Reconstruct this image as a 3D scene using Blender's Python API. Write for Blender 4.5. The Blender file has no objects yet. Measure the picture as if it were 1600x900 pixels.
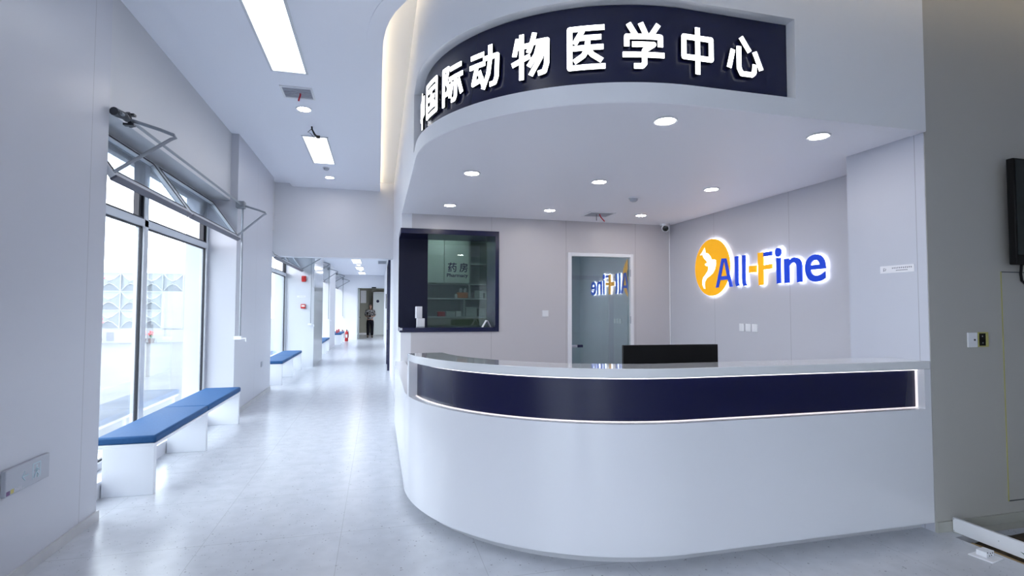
import bpy, bmesh, math, random
from mathutils import Vector, Matrix
random.seed(7)
S = bpy.context.scene
COL = S.collection
PI = math.pi

# ------------------------------------------------------------------ camera
H = 1.45; FPX = 816.15; YAW, PITCH, ROLL = 0.250748, 0.0398782, 0.0022138
_f = Vector((math.sin(YAW)*math.cos(PITCH), math.cos(YAW)*math.cos(PITCH), math.sin(PITCH)))
_r = Vector((math.cos(YAW), -math.sin(YAW), 0)); _u = _r.cross(_f)
_r, _u = _r*math.cos(ROLL)+_u*math.sin(ROLL), -_r*math.sin(ROLL)+_u*math.cos(ROLL)
cd = bpy.data.cameras.new('camera'); cam = bpy.data.objects.new('camera', cd); COL.objects.link(cam)
cd.sensor_width = 36; cd.lens = FPX/1600*36; cd.clip_end = 300; cd.clip_start = 0.05
M3 = Matrix((_r, _u, -_f)).transposed()
cam.matrix_world = Matrix.Translation((0, 0, H)) @ M3.to_4x4()
S.camera = cam

def at(px, py, axis, v):
    """the point of the place that pixel shows on the plane axis = v"""
    d = (px-800)/FPX*_r - (py-450)/FPX*_u + _f
    o = Vector((0, 0, H)); i = 'xyz'.index(axis)
    return o + d*((v-o[i])/d[i])

# ------------------------------------------------------------------ light and exposure
SKY = 7.6            # overcast sky
LAMP = 4.2           # ceiling panel lamps
SPOT = 95.0          # downlights
COVE = 10.0           # warm strip in the ceiling cove
SIGN = 4.5           # sign faces
LED = 1.6            # strips of the desk band
S.view_settings.view_transform = 'Standard'; S.view_settings.look = 'None'
S.view_settings.exposure = 0.20; S.view_settings.gamma = 1.0
S.view_settings.use_curve_mapping = False
S.cycles.max_bounces = 10; S.cycles.diffuse_bounces = 5; S.cycles.glossy_bounces = 4
S.cycles.transparent_max_bounces = 12; S.cycles.caustics_reflective = False
S.cycles.sample_clamp_indirect = 6.0
w = bpy.data.worlds.new('sky'); S.world = w; w.use_nodes = True
bg = w.node_tree.nodes['Background']; bg.inputs[0].default_value = (0.865, 0.91, 1.0, 1); bg.inputs[1].default_value = SKY

# ------------------------------------------------------------------ materials
MATS = {}
def mat(name, col, rough=0.5, metal=0.0, coat=0.0, spec=0.5, emit=None, es=0.0):
    m = bpy.data.materials.new(name); m.use_nodes = True
    b = m.node_tree.nodes['Principled BSDF']
    b.inputs['Base Color'].default_value = (*col, 1); b.inputs['Roughness'].default_value = rough
    b.inputs['Metallic'].default_value = metal; b.inputs['Specular IOR Level'].default_value = spec
    b.inputs['Coat Weight'].default_value = coat; b.inputs['Coat Roughness'].default_value = 0.05
    if emit:
        b.inputs['Emission Color'].default_value = (*emit, 1); b.inputs['Emission Strength'].default_value = es
    MATS[name] = m; return m
def noise_mat(name, c1, c2, scale, rough=0.6, bump=0.0, detail=4, lo=0.4, hi=0.6):
    m = mat(name, c1, rough); nt = m.node_tree; b = nt.nodes['Principled BSDF']
    tc = nt.nodes.new('ShaderNodeTexCoord'); n = nt.nodes.new('ShaderNodeTexNoise')
    n.inputs['Scale'].default_value = scale; n.inputs['Detail'].default_value = detail
    nt.links.new(tc.outputs['Object'], n.inputs['Vector'])
    r = nt.nodes.new('ShaderNodeValToRGB'); r.color_ramp.elements[0].position = lo; r.color_ramp.elements[1].position = hi
    r.color_ramp.elements[0].color = (*c1, 1); r.color_ramp.elements[1].color = (*c2, 1)
    nt.links.new(n.outputs['Fac'], r.inputs['Fac']); nt.links.new(r.outputs['Color'], b.inputs['Base Color'])
    if bump:
        bp = nt.nodes.new('ShaderNodeBump'); bp.inputs['Strength'].default_value = bump
        nt.links.new(n.outputs['Fac'], bp.inputs['Height']); nt.links.new(bp.outputs['Normal'], b.inputs['Normal'])
    return m
def glass(name, tint, refl_lo, refl_hi, rough=0.0, haze=0.0):
    """a thin pane: clear with a tint, reflecting more at grazing angles"""
    m = bpy.data.materials.new(name); m.use_nodes = True; nt = m.node_tree; nt.nodes.clear()
    out = nt.nodes.new('ShaderNodeOutputMaterial'); mx = nt.nodes.new('ShaderNodeMixShader')
    t = nt.nodes.new('ShaderNodeBsdfTransparent'); t.inputs[0].default_value = (*tint, 1)
    g = nt.nodes.new('ShaderNodeBsdfGlossy'); g.inputs['Roughness'].default_value = rough; g.inputs[0].default_value = (0.95, 0.97, 1, 1)
    lw = nt.nodes.new('ShaderNodeLayerWeight'); lw.inputs[0].default_value = 0.5
    pw = nt.nodes.new('ShaderNodeMath'); pw.operation = 'POWER'; pw.inputs[1].default_value = 3.0
    mr = nt.nodes.new('ShaderNodeMapRange'); mr.inputs[3].default_value = refl_lo; mr.inputs[4].default_value = refl_hi
    nt.links.new(lw.outputs['Facing'], pw.inputs[0]); nt.links.new(pw.outputs[0], mr.inputs[0]); nt.links.new(mr.outputs[0], mx.inputs[0])
    nt.links.new(t.outputs[0], mx.inputs[1]); nt.links.new(g.outputs[0], mx.inputs[2]); nt.links.new(mx.outputs[0], out.inputs[0])
    MATS[name] = m; return m
def seam_mat(name, col, rough, axis, pitch, phase, coat=0.0, line=0.55, width=0.004):
    """wall panels: faint upright joints every pitch metres"""
    m = mat(name, col, rough, coat=coat); nt = m.node_tree; b = nt.nodes['Principled BSDF']
    g = nt.nodes.new('ShaderNodeNewGeometry'); sx = nt.nodes.new('ShaderNodeSeparateXYZ'); nt.links.new(g.outputs['Position'], sx.inputs[0])
    a = nt.nodes.new('ShaderNodeMath'); a.operation = 'ADD'; a.inputs[1].default_value = -phase + 100*pitch
    nt.links.new(sx.outputs[axis], a.inputs[0])
    md = nt.nodes.new('ShaderNodeMath'); md.operation = 'MODULO'; md.inputs[1].default_value = pitch; nt.links.new(a.outputs[0], md.inputs[0])
    lt = nt.nodes.new('ShaderNodeMath'); lt.operation = 'LESS_THAN'; lt.inputs[1].default_value = width; nt.links.new(md.outputs[0], lt.inputs[0])
    mx = nt.nodes.new('ShaderNodeMix'); mx.data_type = 'RGBA'; mx.inputs[6].default_value = (*col, 1)
    mx.inputs[7].default_value = (*[c*line for c in col], 1)
    nt.links.new(lt.outputs[0], mx.inputs[0]); nt.links.new(mx.outputs[2], b.inputs['Base Color'])
    return m

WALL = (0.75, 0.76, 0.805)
mat('wall', WALL, 0.42)
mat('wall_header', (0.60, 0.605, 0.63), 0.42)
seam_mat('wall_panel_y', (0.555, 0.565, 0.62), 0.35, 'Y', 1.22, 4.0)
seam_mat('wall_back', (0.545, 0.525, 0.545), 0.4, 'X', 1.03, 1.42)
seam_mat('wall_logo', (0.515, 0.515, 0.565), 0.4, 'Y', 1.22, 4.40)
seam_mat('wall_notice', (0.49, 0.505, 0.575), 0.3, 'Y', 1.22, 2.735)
mat('wall_grey', (0.445, 0.435, 0.41), 0.55)
mat('wall_gloss', (0.62, 0.64, 0.68), 0.12, coat=0.3)
mat('ceiling', (0.86, 0.88, 0.95), 0.6)
mat('ceiling_upper', (0.78, 0.77, 0.75), 0.6)
mat('soffit', (0.90, 0.90, 0.95), 0.5)
mat('fascia', (0.80, 0.81, 0.84), 0.45)
mat('gloss_white', (0.745, 0.755, 0.80), 0.22, coat=0.35)
mat('counter_white', (0.74, 0.75, 0.77), 0.06, coat=0.6)
mat('laminate', (0.84, 0.86, 0.90), 0.35)
mat('navy', (0.006, 0.007, 0.042), 0.26, spec=0.4)
mat('navy_dark', (0.008, 0.010, 0.045), 0.22)
mat('navy_matt', (0.006, 0.008, 0.026), 0.5, spec=0.25)
mat('alu', (0.68, 0.70, 0.74), 0.35, metal=0.15)
mat('alu_dark', (0.20, 0.20, 0.25), 0.4, metal=0.2)
mat('drip_dark', (0.07, 0.07, 0.10), 0.4)
mat('gasket', (0.012, 0.013, 0.02), 0.5)
mat('steel', (0.30, 0.32, 0.35), 0.38, metal=0.7)
mat('steel_dark', (0.07, 0.075, 0.085), 0.4, metal=0.6)
mat('chrome', (0.75, 0.77, 0.80), 0.12, metal=1.0)
mat('plastic_white', (0.78, 0.79, 0.82), 0.35)
mat('plastic_grey', (0.42, 0.44, 0.50), 0.35)
mat('kick', (0.55, 0.56, 0.60), 0.4)
mat('black_gloss', (0.006, 0.007, 0.008), 0.12)
mat('black_matt', (0.006, 0.006, 0.0065), 0.5, spec=0.2)
mat('screen', (0.010, 0.016, 0.018), 0.06)
mat('red', (0.45, 0.012, 0.012), 0.35)
mat('red_wire', (0.50, 0.02, 0.04), 0.4)
mat('paper', (0.78, 0.78, 0.82), 0.7)
mat('ink', (0.012, 0.016, 0.05), 0.6)
mat('green_ink', (0.01, 0.05, 0.035), 0.5)
mat('blue_face', (0.0, 0.055, 0.62), 0.35, emit=(0.0, 0.05, 0.8), es=0.15)
mat('yellow_face', (0.90, 0.42, 0.0), 0.4, emit=(1.0, 0.46, 0.0), es=0.32)
mat('white_face', (0.9, 0.9, 0.9), 0.4, emit=(1.0, 0.98, 0.95), es=1.0)
mat('logo_glow', (0.9, 0.9, 0.9), 0.5, emit=(0.90, 0.94, 1.0), es=5.5)
mat('sign_face', (0.9, 0.9, 0.9), 0.5, emit=(0.93, 0.95, 1.0), es=SIGN)
mat('sign_side', (0.004, 0.004, 0.01), 0.3)
mat('sign_glow', (0.9, 0.9, 0.9), 0.5, emit=(0.80, 0.86, 1.0), es=1.3)
mat('lamp', (0.9, 0.9, 0.9), 0.5, emit=(0.93, 0.97, 1.0), es=LAMP)
mat('lamp_far', (0.9, 0.9, 0.9), 0.5, emit=(0.93, 0.97, 1.0), es=LAMP)
mat('fill_consulting', (0.9, 0.9, 0.9), 0.5, emit=(0.9, 1.0, 1.0), es=2.0)
mat('fill_pharmacy', (0.9, 0.9, 0.9), 0.5, emit=(0.95, 1.0, 0.98), es=8.0)
mat('spot', (0.9, 0.9, 0.9), 0.5, emit=(1.0, 0.95, 0.92), es=SPOT)
mat('cove', (0.9, 0.9, 0.9), 0.5, emit=(1.0, 0.84, 0.60), es=COVE)
mat('led', (0.9, 0.9, 0.9), 0.5, emit=(1.0, 0.93, 0.95), es=LED)
mat('led_pink', (0.9, 0.9, 0.9), 0.5, emit=(1.0, 0.86, 0.84), es=LED*0.35)
noise_mat('cushion', (0.022, 0.088, 0.225), (0.025, 0.096, 0.24), 60, 0.6).node_tree.nodes['Principled BSDF'].inputs['Specular IOR Level'].default_value = 0.2
noise_mat('asphalt', (0.105, 0.105, 0.108), (0.135, 0.135, 0.138), 1.2, 0.9)
noise_mat('dirt', (0.020, 0.015, 0.010), (0.085, 0.06, 0.035), 14, 0.95, bump=0.8, lo=0.35, hi=0.65)
noise_mat('skirting', (0.52, 0.52, 0.54), (0.56, 0.56, 0.57), 6, 0.45)
mat('skirting_beige', (0.40, 0.40, 0.36), 0.5)
mat('screed', (0.14, 0.13, 0.11), 0.9)
mat('timber', (0.30, 0.20, 0.09), 0.8)
mat('tank_panel', (0.23, 0.25, 0.265), 0.4, metal=0.1)
mat('tank_rib', (0.40, 0.42, 0.43), 0.5)
mat('facade', (0.36, 0.37, 0.38), 0.8)
mat('terracotta', (0.22, 0.16, 0.15), 0.8)
mat('petal', (0.75, 0.10, 0.10), 0.6)
mat('leaf', (0.10, 0.20, 0.10), 0.7)
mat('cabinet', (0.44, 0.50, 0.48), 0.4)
mat('orange', (0.62, 0.20, 0.05), 0.5)
mat('box_grey', (0.50, 0.54, 0.56), 0.6)
mat('yellow_foam', (0.45, 0.42, 0.14), 0.7)
mat('beige', (0.30, 0.30, 0.25), 0.6)
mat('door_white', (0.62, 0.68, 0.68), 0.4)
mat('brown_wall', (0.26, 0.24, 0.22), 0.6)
glass('window_glass', (0.93, 0.965, 0.97), 0.05, 0.75)
glass('vent_glass', (0.80, 0.86, 0.90), 0.08, 0.80)
glass('door_glass', (0.50, 0.66, 0.66), 0.34, 0.85)
glass('pharmacy_glass', (0.60, 0.70, 0.67), 0.06, 0.7)

def floor_material():
    m = mat('terrazzo', (0.62, 0.64, 0.67), 0.24, spec=0.5); nt = m.node_tree; b = nt.nodes['Principled BSDF']
    g = nt.nodes.new('ShaderNodeNewGeometry')
    sx = nt.nodes.new('ShaderNodeSeparateXYZ'); nt.links.new(g.outputs['Position'], sx.inputs[0])
    def math_(op, a, v):
        n = nt.nodes.new('ShaderNodeMath'); n.operation = op; nt.links.new(a, n.inputs[0])
        if isinstance(v, float): n.inputs[1].default_value = v
        else: nt.links.new(v, n.inputs[1])
        return n.outputs[0]
    def lines(axis, pitch, phase, wd):
        a = math_('ADD', sx.outputs[axis], 100*pitch-phase); a = math_('MODULO', a, pitch); return math_('LESS_THAN', a, wd)
    seam = math_('MAXIMUM', lines('X', 0.812, -1.027, 0.0030), lines('Y', 0.812, 3.612, 0.0040))
    def spots(scale, thr, lo, hi):
        v = nt.nodes.new('ShaderNodeTexVoronoi'); v.inputs['Scale'].default_value = scale
        nt.links.new(g.outputs['Position'], v.inputs['Vector'])
        d = math_('LESS_THAN', v.outputs['Distance'], thr)
        sc = nt.nodes.new('ShaderNodeSeparateColor'); nt.links.new(v.outputs['Color'], sc.inputs[0])
        return math_('MULTIPLY', d, math_('GREATER_THAN', sc.outputs[0], lo))
    s1 = spots(60.0, 0.20, 0.84, 1); s2 = spots(20.0, 0.12, 0.68, 1)
    dark = math_('MAXIMUM', s1, s2)
    n = nt.nodes.new('ShaderNodeTexNoise'); n.inputs['Scale'].default_value = 9; n.inputs['Detail'].default_value = 5
    nt.links.new(g.outputs['Position'], n.inputs['Vector'])
    r = nt.nodes.new('ShaderNodeValToRGB'); r.color_ramp.elements[0].position = 0.35; r.color_ramp.elements[1].position = 0.65
    r.color_ramp.elements[0].color = (0.545, 0.565, 0.61, 1); r.color_ramp.elements[1].color = (0.595, 0.615, 0.66, 1)
    nt.links.new(n.outputs['Fac'], r.inputs['Fac'])
    mx = nt.nodes.new('ShaderNodeMix'); mx.data_type = 'RGBA'; nt.links.new(dark, mx.inputs[0]); nt.links.new(r.outputs[0], mx.inputs[6]); mx.inputs[7].default_value = (0.33, 0.33, 0.36, 1)
    my = nt.nodes.new('ShaderNodeMix'); my.data_type = 'RGBA'; nt.links.new(seam, my.inputs[0]); nt.links.new(mx.outputs[2], my.inputs[6]); my.inputs[7].default_value = (0.42, 0.43, 0.46, 1)
    nt.links.new(my.outputs[2], b.inputs['Base Color'])
    return m
floor_material()

# ------------------------------------------------------------------ mesh helpers
class MB:
    def __init__(self): self.v = []; self.f = []
    def add(self, vs, fs):
        n = len(self.v); self.v += [Vector(p) for p in vs]; self.f += [[i+n for i in f] for f in fs]; return self
    def box(self, x0, x1, y0, y1, z0, z1):
        return self.add([(x0,y0,z0),(x1,y0,z0),(x1,y1,z0),(x0,y1,z0),(x0,y0,z1),(x1,y0,z1),(x1,y1,z1),(x0,y1,z1)],
            [(3,2,1,0),(4,5,6,7),(0,1,5,4),(1,2,6,5),(2,3,7,6),(3,0,4,7)])
    def prism(self, poly, z0, z1):
        n = len(poly)
        return self.add([(x,y,z0) for x,y in poly]+[(x,y,z1) for x,y in poly],
            [list(range(n))[::-1], list(range(n,2*n))]+[(i,(i+1)%n,n+(i+1)%n,n+i) for i in range(n)])
    def poly3(self, pts, off):
        """a plane polygon of 3-D points given thickness along off"""
        n = len(pts); off = Vector(off)
        return self.add([Vector(p) for p in pts]+[Vector(p)+off for p in pts],
            [list(range(n)), list(range(n,2*n))[::-1]]+[((i+1)%n,i,n+i,n+(i+1)%n) for i in range(n)])
    def strip(self, A, B, z0, z1):
        """solid between two open plan curves of equal count"""
        n = len(A)
        vs = [(*p, z0) for p in A]+[(*p, z0) for p in B]+[(*p, z1) for p in A]+[(*p, z1) for p in B]
        fs = []
        for i in range(n-1):
            a, b, c, d = i, i+1, n+i+1, n+i
            fs += [(a,b,c,d), (2*n+d,2*n+c,2*n+b,2*n+a), (a,2*n+a,2*n+b,b), (c,2*n+c,2*n+d,d)]
        fs += [(0,n,3*n,2*n), (n-1,2*n+n-1,3*n+n-1,2*n-1)]
        return self.add(vs, fs)
    def tube(self, pts, r, seg=10, closed=False):
        pts = [Vector(p) for p in pts]; n = len(pts); rings = []; up0 = None
        for i, p in enumerate(pts):
            a = pts[i-1] if i else (pts[-1] if closed else p); b = pts[(i+1)%n] if (i < n-1 or closed) else p
            t = (b-a).normalized()
            if up0 is None: up0 = Vector((0,0,1)) if abs(t.z) < 0.9 else Vector((1,0,0))
            s = t.cross(up0).normalized(); up0 = s.cross(t).normalized()
            rr = r[i] if isinstance(r, (list, tuple)) else r
            rings.append([p+(s*math.cos(2*PI*k/seg)+up0*math.sin(2*PI*k/seg))*rr for k in range(seg)])
        vs = [q for R in rings for q in R]; fs = []
        for i in range(n if closed else n-1):
            for k in range(seg):
                a = i*seg+k; b = i*seg+(k+1)%seg; j = (i+1)%n
                fs.append((a, b, j*seg+(k+1)%seg, j*seg+k))
        if not closed: fs += [list(range(seg))[::-1], list(range((n-1)*seg, n*seg))]
        return self.add(vs, fs)
    def lathe(self, prof, c=(0,0,0), seg=24, axis='z'):
        c = Vector(c); vs = []; fs = []; n = len(prof)
        for r, h in prof:
            for k in range(seg):
                a = 2*PI*k/seg; x, y = r*math.cos(a), r*math.sin(a)
                vs.append(c+{'z': Vector((x,y,h)), 'x': Vector((h,x,y)), 'y': Vector((y,h,x))}[axis])
        for i in range(n-1):
            for k in range(seg): fs.append((i*seg+k, i*seg+(k+1)%seg, (i+1)*seg+(k+1)%seg, (i+1)*seg+k))
        fs += [list(range(seg))[::-1], list(range((n-1)*seg, n*seg))]
        return self.add(vs, fs)
    def build(self, name, m, parent=None, smooth=30, bevel=0.0, loc=None):
        me = bpy.data.meshes.new(name); me.from_pydata([tuple(v) for v in self.v], [], self.f)
        bm = bmesh.new(); bm.from_mesh(me)
        bmesh.ops.recalc_face_normals(bm, faces=bm.faces[:])
        bm.to_mesh(me); bm.free()
        if smooth: me.shade_smooth(); me.set_sharp_from_angle(angle=math.radians(smooth))
        me.materials.append(MATS[m] if isinstance(m, str) else m)
        o = bpy.data.objects.new(name, me); COL.objects.link(o)
        if parent: o.parent = parent
        if loc: o.location = loc
        if bevel:
            b = o.modifiers.new('edge', 'BEVEL'); b.width = bevel; b.segments = 2; b.limit_method = 'ANGLE'
        return o
def tag(o, label, cat, group=None, kind=None):
    o['label'] = label; o['category'] = cat
    if group: o['group'] = group
    if kind: o['kind'] = kind
    return o
def thing(name, loc, label, cat, group=None, kind=None, rot=0.0):
    o = bpy.data.objects.new(name, None); COL.objects.link(o); o.location = loc; o.rotation_euler = (0,0,rot)
    o.empty_display_size = 0.1
    return tag(o, label, cat, group, kind)
def struct(name, mb, m, label, cat='wall', smooth=30):
    return tag(mb.build(name, m, smooth=smooth), label, cat, kind='structure')
def copy_tree(o, parent=None):
    c = o.copy(); COL.objects.link(c)
    if parent: c.parent = parent
    for ch in list(o.children): copy_tree(ch, c)
    return c
def arc(cx, cy, r, a0, a1, n):
    return [(cx+r*math.cos(a0+(a1-a0)*i/n), cy+r*math.sin(a0+(a1-a0)*i/n)) for i in range(n+1)]

GLY = {}
def glyph(s, bold=0.0):
    """outline of a piece of lettering: 2-D points, faces, border edges"""
    if (s, bold) in GLY: return GLY[(s, bold)]
    c = bpy.data.curves.new('lettering', 'FONT'); c.body = s; c.size = 1; c.offset = bold; c.resolution_u = 6
    o = bpy.data.objects.new('lettering', c); COL.objects.link(o)
    bpy.context.view_layer.update()
    me = bpy.data.meshes.new_from_object(o.evaluated_get(bpy.context.evaluated_depsgraph_get()))
    bm = bmesh.new(); bm.from_mesh(me); bmesh.ops.remove_doubles(bm, verts=bm.verts[:], dist=1e-5)
    bm.verts.index_update()
    V = [(v.co.x, v.co.y) for v in bm.verts]; Fc = [[v.index for v in f.verts] for f in bm.faces]
    E = [(e.verts[0].index, e.verts[1].index) for e in bm.edges if len(e.link_faces) == 1]
    bm.free(); bpy.data.objects.remove(o); bpy.data.meshes.remove(me)
    GLY[(s, bold)] = (V, Fc, E); return GLY[(s, bold)]
def letter(mb, s, fn, d0, d1, bold=0.0, fit=None):
    """lettering as a solid; fn(u, v, depth) gives the place of each point"""
    V, Fc, E = glyph(s, bold)
    if fit:
        x0 = min(p[0] for p in V); x1 = max(p[0] for p in V); y0 = min(p[1] for p in V); y1 = max(p[1] for p in V)
        V = [(fit[0]+(x-x0)/(x1-x0)*(fit[1]-fit[0]), fit[2]+(y-y0)/(y1-y0)*(fit[3]-fit[2])) for x, y in V]
    n = len(V)
    mb.add([fn(x, y, d0) for x, y in V]+[fn(x, y, d1) for x, y in V],
        [f[::-1] for f in Fc]+[[i+n for i in f] for f in Fc]+[(a, b, b+n, a+n) for a, b in E])
    return mb

# ------------------------------------------------------------------ the setting
XO = -2.46          # outside face of the window wall
XR = 3.536; YD = 2.67; YB = 6.635; XC = 0.275; XLOGO = 4.021
ZS = 2.644          # underside of the canopy
ZU = 3.92; ZP = 3.75; ZC = 3.02

# floor with the trench left open at the right
fl = MB()
fl.box(-2.46, 3.585, -4.0, 30.5, -0.12, 0.0)
fl.box(3.585, 8.0, 2.586, 30.5, -0.12, 0.0)
fl.box(3.585, 8.0, -4.0, 1.2, -0.12, 0.0)
struct('floor', fl, 'terrazzo', 'pale speckled terrazzo tile floor', 'floor')
struct('trim_trench', MB().box(3.45, 8.0, 1.1, 2.70, -0.40, -0.26).box(3.45, 3.585, 1.1, 2.70, -0.26, -0.12).box(3.585, 8.0, 2.586, 2.70, -0.26, -0.12).box(3.585, 8.0, 1.1, 1.2, -0.26, -0.12), 'screed', 'rough bed at the bottom of the open floor trench', 'trench')
tr = MB()
N = 26
for i in range(N+1):
    for j in range(14):
        tr.v.append(Vector((3.58+4.28*i/N, 1.19+1.40*j/13, -0.038+0.016*random.random()+0.010*math.sin(i*1.3+j)-(0.04 if i < 2 else 0))))
for i in range(N):
    for j in range(13): tr.f.append([i*14+j, (i+1)*14+j, (i+1)*14+j+1, i*14+j+1])
dirt = tr.build('rubble', 'dirt'); tag(dirt, 'brown soil and rubble lying in the open floor trench', 'rubble', kind='stuff')

# window wall: pillars, headers, curbs
ZH = 2.90
bays = [(4.217, 7.69), (10.12, 13.79), (15.86, 19.28), (21.60, 25.56), (-3.3, 0.5)]  # last bay lies out of view, added to light the desk
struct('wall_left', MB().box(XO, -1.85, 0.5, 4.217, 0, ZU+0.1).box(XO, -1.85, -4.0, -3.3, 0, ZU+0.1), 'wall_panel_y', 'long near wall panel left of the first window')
struct('wall_left_pier', MB().box(XO, -1.85, 7.69, 10.12, 0, ZU+0.1), 'wall_panel_y', 'white pier between the first and second windows')
struct('wall_left_cupboard', MB().box(XO, -1.54, 13.79, 15.86, 0, ZU+0.1), 'wall_gloss', 'deep pier with a glossy grey front further down the corridor')
struct('wall_left_inner', MB().box(XO, -1.63, 19.28, 21.60, 0, ZU+0.1), 'wall', 'pier between the two furthest windows')
for i, (a, b) in enumerate(bays):
    ZH = 3.55 if i == 4 else 2.90
    xf = [-1.942, -1.90, -1.75, -1.75, -1.942][i]
    nm = ['first', 'second', 'third', 'furthest', 'unseen near'][i]
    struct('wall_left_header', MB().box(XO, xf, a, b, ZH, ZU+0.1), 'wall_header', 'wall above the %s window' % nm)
    struct('wall_left_curb', MB().box(XO, -2.04 if i == 0 else -2.13, a, b, 0, 0.125), 'wall', 'low curb below the %s window' % nm)
struct('baseboard_left', MB().box(-1.85, -1.836, 0.5, 4.217, 0.0, 0.065).box(-1.862, -1.836, 4.217, 4.229, 0.0, 0.065), 'skirting', 'pale skirting along the near left wall', 'baseboard')
struct('baseboard_left_pier', MB().box(-1.85, -1.836, 7.69, 10.12, 0.0, 0.065), 'skirting', 'pale skirting along the pier past the first bench', 'baseboard')

# lintel over the corridor, far wall with doorway
struct('wall_lintel', MB().box(XO, 0.40, 10.50, 10.75, 2.425, ZU+0.1), 'wall', 'white wall above the corridor opening')
struct('ceiling_corridor', MB().box(XO, 0.45, 10.75, 25.70, ZC, ZC+0.12), 'ceiling', 'low white corridor ceiling', 'ceiling')
struct('wall_far', MB().box(XO, -0.985, 25.56, 25.75, 0, ZC+0.1).box(0.44, 0.60, 25.56, 25.75, 0, ZC+0.1).box(-0.985, 0.44, 25.56, 25.75, 2.47, ZC+0.1), 'wall', 'white wall around the doorway ending the corridor')
# room beyond the doorway
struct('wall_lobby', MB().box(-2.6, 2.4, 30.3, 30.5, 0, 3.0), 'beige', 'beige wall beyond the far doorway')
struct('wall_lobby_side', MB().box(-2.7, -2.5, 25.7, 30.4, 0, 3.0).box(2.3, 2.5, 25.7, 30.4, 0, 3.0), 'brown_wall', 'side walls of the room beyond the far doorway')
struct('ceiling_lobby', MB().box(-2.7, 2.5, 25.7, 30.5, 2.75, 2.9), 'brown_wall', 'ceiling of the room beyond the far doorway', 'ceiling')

# corridor right wall and the alcove
cw = MB()
cw.box(XC, 0.40, 7.22, 25.60, 0, ZU+0.1)
cw.box(XC, 0.40, YB, 7.22, 0, 1.155).box(XC, 0.40, YB, 7.22, 2.46, ZU+0.1)
struct('wall_corridor', cw, 'wall', 'white corridor wall right of the passage')
bw = MB()
bw.box(0.40, 1.525, YB, YB+0.14, 0, 1.155).box(0.40, 1.525, YB, YB+0.14, 2.46, 3.2)
bw.box(1.525, 2.476, YB, YB+0.14, 0, 3.2).box(2.476, 3.45, YB, YB+0.14, 2.219, 3.2).box(3.45, 4.25, YB, YB+0.14, 0, 3.2)
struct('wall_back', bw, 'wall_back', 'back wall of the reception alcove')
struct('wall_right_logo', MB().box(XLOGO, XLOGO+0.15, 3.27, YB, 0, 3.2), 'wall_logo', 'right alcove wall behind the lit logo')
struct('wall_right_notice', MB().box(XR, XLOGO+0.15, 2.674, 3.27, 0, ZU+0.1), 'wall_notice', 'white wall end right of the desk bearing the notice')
struct('wall_right', MB().box(XR+0.003, 8.0, YD, YD+0.2, 0, ZU+0.1).box(7.9, 8.1, -4.0, YD, -0.4, ZU+0.1), 'wall_grey', 'grey wall behind the television')
struct('wall_rear', MB().box(XO, -1.5, -4.15, -4.0, 0, ZU+0.1).box(-0.27, 8.1, -4.15, -4.0, 0, ZU+0.1).box(-1.5, -0.27, -4.15, -4.0, 2.4, ZU+0.1), 'wall', 'rear wall around the glazing added behind the viewpoint')
ew = MB()
for x0 in (-1.5, -0.33): ew.box(x0, x0+0.06, -4.11, -4.04, 0, 2.4)
for a_, b_ in ((-1.44, -0.33),): ew.box(a_, b_, -4.11, -4.04, 2.34, 2.4).box(a_, b_, -4.11, -4.04, 0, 0.06)
ew_o = tag(ew.build('window_6', 'alu'), 'unseen glazing added behind the viewpoint for light', 'window', kind='structure')  # unseen opening added so daylight reaches desk, fascia and grey wall
for a_, b_ in ((-1.44, -0.33),): MB().box(a_, b_, -4.08, -4.07, 0.06, 2.34).build('pane', 'window_glass', ew_o)
struct('trim_corner', MB().tube([(4.012, YB-0.010, 0), (4.012, YB-0.010, ZS)], 0.008, 8), 'plastic_white', 'slim white corner bead of the alcove', 'trim')
# pharmacy room and the room behind the glass door
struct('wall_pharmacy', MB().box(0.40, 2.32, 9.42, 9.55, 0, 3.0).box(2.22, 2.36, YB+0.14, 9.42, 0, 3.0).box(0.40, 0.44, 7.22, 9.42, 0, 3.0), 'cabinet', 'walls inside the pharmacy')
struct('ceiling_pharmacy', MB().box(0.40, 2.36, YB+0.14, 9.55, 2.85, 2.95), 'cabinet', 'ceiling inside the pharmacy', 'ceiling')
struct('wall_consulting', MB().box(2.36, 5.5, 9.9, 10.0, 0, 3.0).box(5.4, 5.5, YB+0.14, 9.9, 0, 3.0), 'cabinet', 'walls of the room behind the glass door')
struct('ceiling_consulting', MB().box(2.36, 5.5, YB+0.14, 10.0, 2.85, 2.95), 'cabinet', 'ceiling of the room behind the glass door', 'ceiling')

# ceilings
struct('ceiling', MB().box(XO, 8.1, -4.15, 10.75, ZU, ZU+0.1), 'ceiling_upper', 'upper ceiling above the cove', 'ceiling')
struct('ceiling_border', MB().box(XO, -1.40, -4.0, 10.5, 3.81, 3.85), 'ceiling', 'raised ceiling border along the window wall', 'ceiling')
def catmull(P, n=8):
    out = []
    for i in range(len(P)-1):
        p0 = P[max(i-1, 0)]; p1 = P[i]; p2 = P[i+1]; p3 = P[min(i+2, len(P)-1)]
        for k in range(n):
            t = k/n
            out.append(tuple(0.5*((2*p1[j])+(-p0[j]+p2[j])*t+(2*p0[j]-5*p1[j]+4*p2[j]-p3[j])*t*t+(-p0[j]+3*p1[j]-3*p2[j]+p3[j])*t**3) for j in (0, 1)))
    return out+[P[-1]]
edge_c = catmull([(0.012, 7.0), (0.012, 4.9), (0.03, 4.4), (0.09, 4.1), (0.185, 3.87), (0.42, 3.32), (0.78, 2.78), (1.25, 2.43), (1.8, 2.30), (2.6, 2.28)])
edge = [(0.012, 10.5)]+edge_c+[(7.9, 2.28)]
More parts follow.
